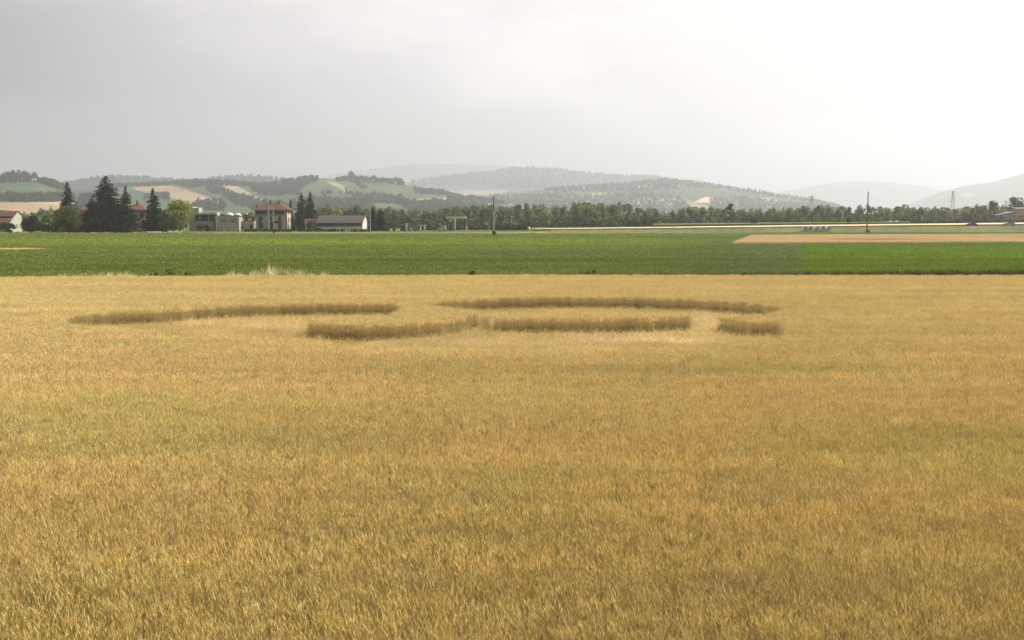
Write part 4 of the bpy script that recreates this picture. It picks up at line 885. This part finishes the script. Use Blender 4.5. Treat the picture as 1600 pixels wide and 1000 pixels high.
# low white garden walls by the conifers
D = 373
for px0, px1, pt, lab in ((231, 253.5, 361.2, 'left piece of low white garden wall below the leaning conifer'), (264, 286, 361.0, 'right piece of low white garden wall below the yellow green tree')):
    x0, x1 = PXW(px0, D), PXW(px1, D); e = empty('garden_wall', ((x0 + x1) / 2, D, 0), label=lab, cat='wall'); L = (x1 - x0) / 2; hz = ytop(pt, D)
    MB().box(-L, L, 0, .3, -.1, hz - .25).build('wall', WHITE, e)
    b = MB(); n_ = 7
    for i in range(n_): b.box(-L + i * 2 * L / n_, -L + (i + .7) * 2 * L / n_, -.03, .33, hz - .25, hz)
    b.build('coping', WHITE, e)

# ------------------------------------------------------------------ petrol station and roadside things
D = 432; e, w, z0 = house_base('petrol_station', 697, 728, D, label='petrol station canopy on dark red columns', cat='petrol station')
zc0, zc1 = ytop(341.5, D) - z0, ytop(338.2, D) - z0
MB().box(-w, w, 0, 5, zc0, zc1).build('canopy', W_CREAM, e)
for x in (-w + .35, w - .55):
    for y in (.4, 4.4): MB().box(x - .16, x + .16, y, y + .3, 0, zc0).build('column', REDP, e)
MB().box(w - .75, w + .06, -.06, -.002, zc0 + .08, zc1 - .08).build('sign_panel', WHITE, e)
MB().box(-w + .6, -w + 2.8, 1.6, 3.4, 0, 2.4).build('kiosk', CONC_D, e)
MB().box(-w - 1, w + 1, -1, 6, -.2, .12).build('forecourt', CONC, e)
for px, lab in ((704, 'dark fuel pump under the left half of the station canopy'), (718, 'dark fuel pump under the right half of the station canopy')):
    x = PXW(px, 430); p = empty('fuel_pump', (x, 432.4, gz(x, 430) + .12), label=lab, cat='fuel pump'); MB().box(-.5, .5, -.3, .3, 0, 1.7).build('body', GREENP, p); MB().box(-.6, .6, -.35, .35, 1.7, 2.2).build('head', mat_solid('pump_head', (.1, .12, .1)), p)
def post(name, px, D, top, wpx, mat, label, cat, head=None, headmat=None):
    x = PXW(px, D); z0 = gz(x, D); e = empty(name, (x, D, z0), label=label, cat=cat); h = ytop(top, D) - z0; w = wpx * D / F / 2
    return e, h, w
e, h, w = post('price_sign', 711.5, 429, 334.5, 2, WHITE, 'tall narrow white price sign pylon in front of the station canopy', 'sign')
MB().box(-w, w, -.12, .12, .6, h - 1.8).build('panel', WHITE, e); MB().box(-w * .55, w * .55, -.09, .09, h - 1.8, h).build('yellow_top', YEL, e); MB().box(-.12, .12, -.1, .1, -.1, .6).build('foot', METAL, e)
for px, tp, wp, lab in ((636, 349, 2.6, 'white post beside the dark kiosk, leftmost of the roadside posts'), (664, 351, 2.4, 'white post between the grey shed and the station'), (697, 353.4, 2.2, 'short white post at the left foot of the station canopy'), (729.5, 352, 2.0, 'short white post at the right foot of the station canopy')):
    e, h, w = post('advertising_post', px, 426, tp, wp, WHITE, lab, 'post'); MB().box(-w, w, -.15, .15, .25, h).build('panel', WHITE, e); MB().box(-w * .6, w * .6, -.1, .1, -.1, .25).build('foot', METAL, e)
e, h, w = post('roadside_kiosk', 630.5, 430, 350.3, 9, DARK, 'small dark kiosk with a pale flat roof left of the white post', 'kiosk')
MB().box(-w, w, 0, 2, 0, h - .3).build('wall', mat_solid('kiosk_panel', (.08, .085, .11)), e); MB().box(-w - .3, w + .3, -.3, 2.3, h - .3, h).build('roof', mat_solid('kiosk_roof', (.3, .29, .2)), e); MB().box(-w * .6, w * .3, -.05, -.002, .8, 1.8).build('window', GLASS, e)
e, h, w = post('garage', 651, 434, 352, 13, DARK, 'low grey garage left of the petrol station', 'garage')
MB().box(-w, w, 0, 4, 0, h - .2).build('wall', mat_solid('garage_wall', (.24, .22, .2)), e); MB().box(-w - .2, w + .2, -.2, 4.2, h - .2, h).build('roof', mat_solid('garage_roof', (.17, .18, .1)), e); MB().box(-w * .6, w * .6, -.05, -.002, 0, 1.9).build('door', mat_solid('garage_door', (.16, .16, .2)), e)
e, h, w = post('fuel_price_totem', 761, 428, 346, 2.4, YEL, 'yellow topped sign post between the station and the tall pole', 'sign')
MB().box(-w, w, -.12, .12, h - 1.5, h).build('panel', YEL, e); MB().box(-.14, .14, -.1, .1, -.1, h - 1.5).build('foot', REDP, e); MB().box(-w - 1.2, -w - .0, -.06, .06, h - 1.0, h - .7).build('arm', YEL, e)
# van
def wheel(parent, x, y, z, r, t=.22, name='wheel'):
    tm = MB().tube((x, y - t / 2, z), (x, y + t / 2, z), r, r, 16).build(name, mat_solid('rubber', (0.02, 0.02, 0.02), .8) if 'rub' not in M else M['rub'], parent); 
    MB().tube((x, y - t / 2 - .01, z), (x, y - t / 2 + .005, z), r * .58, r * .58, 12).build('rim', METAL, tm); return tm
M['rub'] = mat_solid('tyre_rubber', (0.02, 0.02, 0.02), .8)
def car(name, px, D, length, height, paint, label, style='car', z=None):
    x = PXW(px, D); e = empty(name, (x, D, (gz(x, D) + .05) if z is None else z), 0, label=label, cat='van' if style == 'van' else 'car'); L = length / 2; s = height
    if style == 'van': side = [(-L, .35), (L, .35), (L, s * .62), (L - .15, s * .95), (L - .4, s), (-L + 1.2, s), (-L + .55, s * .58), (-L, s * .5)]
    else: side = [(-L, .32), (L, .32), (L, .78), (L - .12, .95), (L - .75, 1.0), (-L + 1.15, .98), (-L + .1, .75)]
    wd = .85; b = MB().prism_y(side, -wd, wd); body = b.build('body', paint, e)
    if style == 'car':
        cab = [(-L + 1.05, .985), (L - .55, .995), (L - .95, s - .06), (L - 1.25, s), (-L + 2.0, s), (-L + 1.75, s - .05)]
        MB().prism_y(cab, -wd + .12, wd - .12).build('cabin', paint, e)
        for yy_ in (-wd + .11, wd - .11):
            y0, y1 = (yy_ - .01, yy_) if yy_ < 0 else (yy_, yy_ + .01)
            MB().prism_y([(-L + 1.45, 1.02), (L - .85, 1.02), (L - 1.1, s - .1), (-L + 1.95, s - .1)], y0, y1).build('side_window', GLASS, e)
    else:
        MB().prism_y([(-L + .6, s * .6), (-L + 1.5, s * .6), (-L + 1.5, s * .9), (-L + 1.1, s * .9)], -wd - .012, -wd - .002).build('side_window', GLASS, e)
    for sx in (-L + .8, L - .8):
        for sy in (-wd + .1, wd - .1): wheel(e, sx, sy, .32, .32)
    MB().box(-L - .03, -L + .05, -.7, -.45, .6, .75).build('headlight', WHITE, e); MB().box(-L - .03, -L + .05, .45, .7, .6, .75).build('headlight', WHITE, e)
    return e
car('hatchback_car', 1514.5, 416, 4.3, 1.45, mat_solid('dark_blue_paint', (0.03, 0.035, 0.06), .25, .1, 1, spec=.6), 'dark hatchback driving on the road at right')
car('saloon_car', 1573, 416, 5.1, 1.5, mat_solid('silver_paint', (0.42, 0.46, 0.47), .3, .08, 1, metal=.3, spec=.6), 'silver grey car on the road near the stone house')
car('parked_car', 497.5, 419.5, 4.0, 1.4, mat_solid('blue_grey_paint', (0.05, 0.055, 0.075), .25, .1, 1, spec=.6), 'dark car parked in front of the left end of the barn', z=.35)
car('delivery_van', 690.5, 427, 3.6, 2.1, TEAL, 'pale blue van parked left of the petrol station', 'van')

# poles
def pole(name, px, D, top, mat, label, r=.16, arms=True, cat='pole', r1=None):
    x = PXW(px, D); z0 = gz(x, D); e = empty(name, (x, D, z0), label=label, cat=cat); h = ytop(top, D) - z0
    MB().tube((0, 0, -.3), (0, 0, h), r, r1 or r * .65, 10).build('mast', mat, e)
    if arms:
        MB().box(-.9, .9, -.06, .06, h - .75, h - .63).build('crossarm', METAL, e)
        for q in (-.8, 0, .8): MB().tube((q, 0, h - .63), (q, 0, h - .38), .06, .04, 6).build('insulator', WHITE, e)
    return e, h
e, h = pole('power_pole', 771.5, 345, 307, POLEC, 'tall concrete power pole with dark weathered top in the middle of the green field edge', .24, r1=.13)
MB().box(-.45, -.13, -.14, .14, h - 4.6, h - 4.1).build('junction_box', WHITE, e)
MB().tube((0, 0, h * .62), (0, 0, h + .02), .215, .14, 10).build('weathered_top', POLEW, e)
e, h = pole('power_pole', 579.5, 372, 324, POLEC, 'pale concrete pole right of the barn gable', .17, arms=False)
e, h = pole('power_pole', 1352.5, 392, 300, POLEW, 'tall dark pole standing in the fields on the right', .26, r1=.17, arms=False)
MB().tube((0, 0, h), (0, 0, h + .35), .06, .04, 6).build('insulator', WHITE, e)
for px, D, top, lab in ((381.5, 424, 320.5, 'white lamp post left of the annex door in front of the tall house'), (428.8, 428, 325.5, 'thin pale lamp post in front of the middle of the tall house'), (799, 452, 338.2, 'thin lamp post before the treeline right of the tall power pole'), (658, 440, 338, 'thin dark pole behind the grey garage'), (764.5, 440, 345, 'thin pole beside the yellow topped sign'),):
    px = {381.5: 421.8}.get(px, px)
    e, h = pole('lamp_post', px, D, top, POLEC if 'dark' not in lab else POLEW, lab, .11 if px != 421.8 else .2, arms=False, cat='lamp post')
    MB().box(-.35, .35, -.1, .1, h - .05, h + .12).build('lamp_head', WHITE if 'dark' not in lab else POLEW, e)
for o in bpy.data.objects:
    if o.name.startswith('lamp_post') and 'left of the annex' in o.get('label', ''): o['label'] = 'white lamp post standing before the left half of the tall house'
def pylon(px, D, top, z0, label, wb=6., s=1.0, th=.28):
    x = PXW(px, D); e = empty('pylon', (x, D, z0), label=label, cat='pylon', group=None); h = ytop(top, D) - z0; b = MB(); n = 7
    lv = [(h * i / n, wb / 2 * (1 - .85 * i / n)) for i in range(n + 1)]
    for (za, wa), (zb_, wb_) in zip(lv[:-1], lv[1:]):
        for sx, sy in ((-1, -1), (1, -1), (1, 1), (-1, 1)):
            b.tube((sx * wa, sy * wa, za), (sx * wb_, sy * wb_, zb_), th, th, 4); tx, ty = (-sx, sy) if sx * sy > 0 else (sx, -sy)
            b.tube((sx * wa, sy * wa, za), (tx * wb_, ty * wb_, zb_), th * .6, th * .6, 4)
    b.build('lattice_tower', METAL, e); a = MB()
    for f, l in ((.97, .55), (.84, .95), (.71, .75)): a.box(-wb * l, wb * l, -th, th, h * f - th, h * f + th)
    a.build('crossarm', METAL, e); return e
pylon(1484, 900, 299, 1.5, 'largest lattice pylon rising above the treeline before the right mountain', 4.6, th=.12)
pylon(1265, 1400, 306, 0, 'faint lattice pylon above the treeline at the foot of the village hill', 9, th=.3)
pylon(1567, 1000, 314, 1.5, 'lattice pylon partly hidden by the trees near the right edge', 5, th=.12)
pylon(647, 3050, 280.5, float(h_mid['h'](647, 3000)) - 2, 'tiny pylon on the right shoulder of the middle hill', 7, th=.5)
pylon(348.5, 3150, 273, float(h_mid['h'](348, 3000)) - 4, 'tiny pylon on the wooded crest above the workshop', 7, th=.4)

# wrapped bales in a row
wrap = mat_solid('pale_bale_wrap', (0.80, 0.78, 0.72), .6, .1, 2); wend = mat_solid('straw_bale_end', (0.34, 0.30, 0.22), .9, .3, 6)
bal = None
for k, px in enumerate((1256.3, 1264.3, 1273.5, 1283.7, 1292.3)):
    D = 404 if k != 2 else 403; x = PXW(px, D); labs = ['leftmost of the five pale bales on the grass bank', 'second of the five pale bales from the left', 'middle one of the five pale bales, slightly nearer than its neighbours', 'fourth of the five pale bales from the left', 'rightmost of the five pale bales on the grass bank']
    e = empty('round_bale', (x, D, gz(x, D) + .95), label=labs[k], cat='bale', group='round bales in a row'); e.rotation_euler = (0, R([0, 20, -10, 15, 5][k]), R([6, -8, 4, -5, 10][k]))
    if bal is None:
        b1 = MB().tube((0, -.6, 0), (0, .6, 0), 1.0, 1.0, 20); b2 = MB().tube((0, -.63, 0), (0, -.602, 0), .84, .84, 20)
        w1 = b1.build('wrap', wrap, e); w2 = b2.build('bale_end', wend, e); bal = (w1, w2)
    else:
        for q in bal: c = q.copy(); C.objects.link(c); c.parent = e
# flat dark trailer / culvert wall at the roadside
D = 414; x = PXW(846, D); e = empty('culvert_wall', (x, D, gz(x, D)), label='long low dark culvert wall at the left end of the yellow strip', cat='wall')
MB().box(-3.8, 3.8, 0, .4, -.6, .35).build('wall', DARK, e); MB().box(-3.9, 3.9, -.05, .45, .35, .5).build('coping', mat_solid('pale_coping', (.45, .42, .25)), e)
x = PXW(826.5, 430); e = empty('white_tank', (x, 430, gz(x, 430)), label='small white tank beside the dark hedge', cat='tank')
MB().tube((0, 0, .35), (0, 0, 1.0), .6, .6, 14).blob((0, 0, 1.0), .6, 1, 1, .45, 14, 6).build('vessel', WHITE, e, smooth=False); MB().box(-.5, .5, -.4, .4, -.3, .35).build('plinth', CONC, e)
for px, lab in ((1390, 'left one of two white cars far off beside the tall pole'), (1399, 'right one of two white cars far off beside the tall pole')):
    D = 535; x = PXW(px, D); car('distant_car', px, D, 3.6, 1.4, WHITE, lab, z=gz(x, D) + .75)

# village houses scattered on the hill
vill = [(1057, 291, 3, 1), (1062, 292, 3, 0), (1067, 291.5, 3, 0), (1059, 297, 4, 1), (1046, 300, 3, 1), (1070, 296, 2.5, 1), (1032, 293, 3, 2), (1045, 293.5, 3, 2), (1083, 293, 4, 2), (1091, 292.5, 3.5, 2), (1004, 303, 3, 2), (1040, 318, 4, 1), (994.5, 314, 3.2, 3), (996.5, 319.3, 4.2, 3), (886, 295, 4, 2), (892, 294, 3, 2), (905, 293, 5, 0), (862, 300, 3, 1), (832, 304, 2.2, 1), (1064, 313, 4, 0), (1070, 316, 3, 0), (924, 310, 3, 1), (876, 312, 3, 2), (700, 291, 5, 2), (672, 289, 4, 1)]
mats_v = [mat_solid('pink_plaster', (.62, .40, .32)), mat_solid('white_plaster', (.8, .77, .68)), mat_solid('ochre_plaster', (.5, .45, .34)), WHITE]
adj = ['pinkish', 'white', 'ochre', 'bright white']
rank = {}
for c in (0, 1, 2):
    for i, v_ in enumerate(sorted([v_ for v_ in vill if v_[3] == c])): rank[v_] = i
for k, (px, py, w, c) in enumerate(vill):
    hl = h_vill if px > 780 else h_far
    ds = np.linspace(hl['D'] - hl['front'] + 20, hl['D'], 60); zs_ = hl['h'](np.full(60, float(px)), ds); q = px_of((px - 800) / F * ds, ds, zs_)[1]
    i = int(np.argmin(np.abs(q - (py + 1)))); D = float(ds[i]); x = PXW(px, D); z = float(zs_[i]); W = w * D / F
    nm = 'farm_silo' if c == 3 else 'village_house'
    lab = ('upper of two bright white round tanks above the treeline' if k == 12 else 'lower and larger of two bright white round tanks above the treeline') if c == 3 else '%s of the %s houses on the hazy hillsides counted from the left' % (ORD[rank[vill[k]]], adj[c])
    e = empty(nm, (x, D, z), R(rr.uniform(-25, 25)), label=lab, cat='tank' if c == 3 else 'house', group=None if c == 3 else '%s houses scattered on the hillside' % adj[c])
    if c == 3:
        MB().tube((0, 0, -3), (0, 0, W * .8), W / 2, W / 2, 14).build('shell', WHITE, e); MB().tube((0, 0, W * .8), (0, 0, W * 1.0), W / 2, W * .1, 14).build('roof', WHITE, e)
    else:
        MB().box(-W / 2, W / 2, 0, 8, -3, 6).build('wall', mats_v[c], e); MB().hip(-W / 2 - .5, W / 2 + .5, -.5, 8.5, 6.1, 8.2).build('roof', TILE, e)

# ------------------------------------------------------------------ field margin: dry grasses and weeds along the wheat edge
def grass_clump(seed, n=60, w=.7, h=1.2, base=(0.80, 0.70, 0.46), lean=.35, wid=.012):
    r = random.Random(seed); V = []; Fc = []; Cc = []
    for i in range(n):
        a = r.uniform(0, 6.283); q = r.random() ** .7 * w; x, y = math.cos(a) * q, math.sin(a) * q; hh = h * r.uniform(.5, 1.0) * (1 - .35 * q / w); L = hh * lean * r.random()
        t = r.uniform(0, 6.283); p0 = Vector((x, y, 0)); p1 = Vector((x + math.cos(t) * L * .4, y + math.sin(t) * L * .4, hh * .7)); p2 = Vector((x + math.cos(t) * L, y + math.sin(t) * L, hh)); s_ = Vector((wid, wid * .5, 0)); c = Vector(base) * r.uniform(.7, 1.2)
        k = len(V); V += [p0 - s_, p0 + s_, p1 + s_, p1 - s_, p2]; Fc += [(k, k + 1, k + 2, k + 3)]; V += [p1 - s_ * 2.2, p1 + s_ * 2.2, p2 + Vector((0, 0, .12)), p2 - s_]; Fc += [(k + 5, k + 6, k + 7, k + 8)]; Cc += [c] * 9
    return mesh_np('grass_clump', np.array([tuple(v) for v in V]), Fc, M['crop'], col=np.array([tuple(c) for c in Cc]))
gc = src_collection('grass_clump', [grass_clump(300 + s) for s in range(5)])
def edge_y(x): return far_edge(x)
def margin(name, pts, label, cat, coll, nvar, seed):
    r = np.random.default_rng(seed); a = np.array(pts); n = len(a)
    scatter(name, np.column_stack([a[:, 0], a[:, 1], np.zeros(n)]), np.stack([np.zeros(n), np.zeros(n), r.uniform(0, 6.28, n)], -1), np.column_stack([a[:, 2], a[:, 2], a[:, 3]]), a[:, 4:7], coll, nvar, label, cat, seed)
r = np.random.default_rng(50); pts = []
def add_clump(px, D, s, hz, c=(1, 1, 1)):
    pts.append((PXW(px, D), D, s, hz, *c))
prof_g = [(0, .0), (88, .0), (92, .75), (110, .75), (120, .5), (130, .95), (140, .5), (150, .85), (165, .7), (178, .9), (205, .85), (220, .5), (236, .9), (245, .2), (345, .2), (358, .95), (375, .8), (390, .5), (398, 1.05), (412, 1.2), (425, 1.75), (432, 1.85), (440, 1.3), (452, 1.0), (470, 1.2), (480, .9), (492, .4), (502, 1.1), (510, .6), (520, .0), (760, 0), (765, .5), (800, .5), (815, .3), (822, .75), (828, .3), (840, .2), (960, .2), (968, 1.), (975, .2), (1100, .1), (1600, .1)]
for px in np.arange(0, 1600, 1.6):
    hm = np.interp(px, [p[0] for p in prof_g], [p[1] for p in prof_g])
    if hm < .15 or r.random() > .55 + hm * .4: continue
    D = far_edge(PXW(px, 97)) + r.uniform(.3, 3.0); hz = (hm * .85 + .75) * r.uniform(.55, 1.05) / 1.2
    c = (1.0, .97, .9) if r.random() < .75 else (.5, .62, .35)
    add_clump(px + r.uniform(-1, 1), D, r.uniform(.35, .8), hz, c)
for px in np.arange(-150, 1750, .9):      # green and brown weeds fringing the whole margin
    D = far_edge(PXW(px, 97)) + r.uniform(.4, 2.2); k_ = .85 if px > 900 else .62
    tall = np.interp(px, [0, 400, 900, 1100, 1300, 1600], [.7, .7, .85, .95, 1.1, 1.3])
    if px > 1290 and r.random() < .35: c = (.13, .10, .08)
    else:
        c = (.20, .28, .15) if r.random() < .7 else (.45, .42, .25)
        if px > 900: c = tuple(v_ * .6 for v_ in c)
    add_clump(px, D, r.uniform(.5, .9), tall * r.uniform(.65, 1.15), c)
for k in range(420):
    px = r.uniform(-60, 330) if r.random() < .7 else r.uniform(330, 1150)
    D = r.uniform(362, 392) if px < 330 else r.uniform(372, 386); add_clump(px, D, r.uniform(1.0, 2.2), r.uniform(.35, .95) if px < 330 else r.uniform(.2, .45), (.32, .42, .2) if r.random() < .6 else (.6, .55, .3))
margin('field_margin_grass', pts, 'dry pale grasses and green weeds fringing the edges of the fields', 'grass', gc, 5, 9)
for k, (px, D, w, h, lab) in enumerate([(263, 97.3, 2.0, 1.45, 'dark green weed bush at the wheat edge between the pale grass tufts'), (292, 97.6, .9, 1.3, 'small dark weed right of the larger dark bush at the wheat edge'), (240, 97.2, 1.6, 1.2, 'lowest dark weed left of the dark bush at the wheat edge'), (737, 98.8, 1.1, 1.3, 'small dark weed at the wheat edge below the tall power pole'),
        (915, 98.8, 1.5, 1.4, 'dark weed patch at the wheat edge below the right hand hill'), (927, 98.9, .5, 1.62, 'upright dark weed, tallest on the wheat edge'), (905, 98.8, 1.3, 1.15, 'low dark weed left of the upright dark one'), (1015, 98.8, .9, 1.0, 'tiny dark weed at the wheat edge left of the wedge field'), (1036, 98.6, .9, .98, 'tiny dark weed near the middle right of the wheat edge'), (988, 98.6, .6, .95, 'tiniest dark weed on the wheat edge')]):
    x = PXW(px, D); me = crown_broad(400 + k, h, w, .0, (0.045, 0.066, 0.026), 420, .07, 12); e = empty('weed', (x, D, 0), label=lab, cat='weed'); link('leaves', me, e); link('stem', trunk_mesh(h, .02, .7, 5, k, w * .3), e)
# bush at the foot of the two poles
for k, (px, D, w, h, lab) in enumerate([(772.5, 344, 1.6, 1.9, 'small dark bush hiding the foot of the tall concrete power pole'), (1354.5, 391, 2.4, 1.5, 'small bush at the foot of the tall dark pole'), (429, 392, .8, 1.1, 'tiny dark shrub on the grass before the tall house')]):
    x = PXW(px, D); me = crown_broad(420 + k, h, w, .0, (0.04, 0.055, 0.03), 260, .18, 9); e = empty('bush', (x, D, gz(x, D)), label=lab, cat='bush'); link('leaves', me, e); link('stem', trunk_mesh(h, .04, .7, 5, k, w * .3), e)

# ------------------------------------------------------------------ haze
hz = MB().box(-21000, 21000, -1600, 21500, -6, 840)
hm = bpy.data.materials.new('summer_haze'); hm.use_nodes = True; t = hm.node_tree; t.nodes.clear()
o = t.nodes.new('ShaderNodeOutputMaterial'); v = t.nodes.new('ShaderNodeVolumePrincipled')
v.inputs['Color'].default_value = (0.83, 0.865, 0.95, 1); v.inputs['Density'].default_value = 0.00018; v.inputs['Anisotropy'].default_value = 0.55
t.links.new(v.outputs[0], o.inputs['Volume'])
hz.build('haze', hm, kind='stuff', label='pale summer haze', cat='haze')
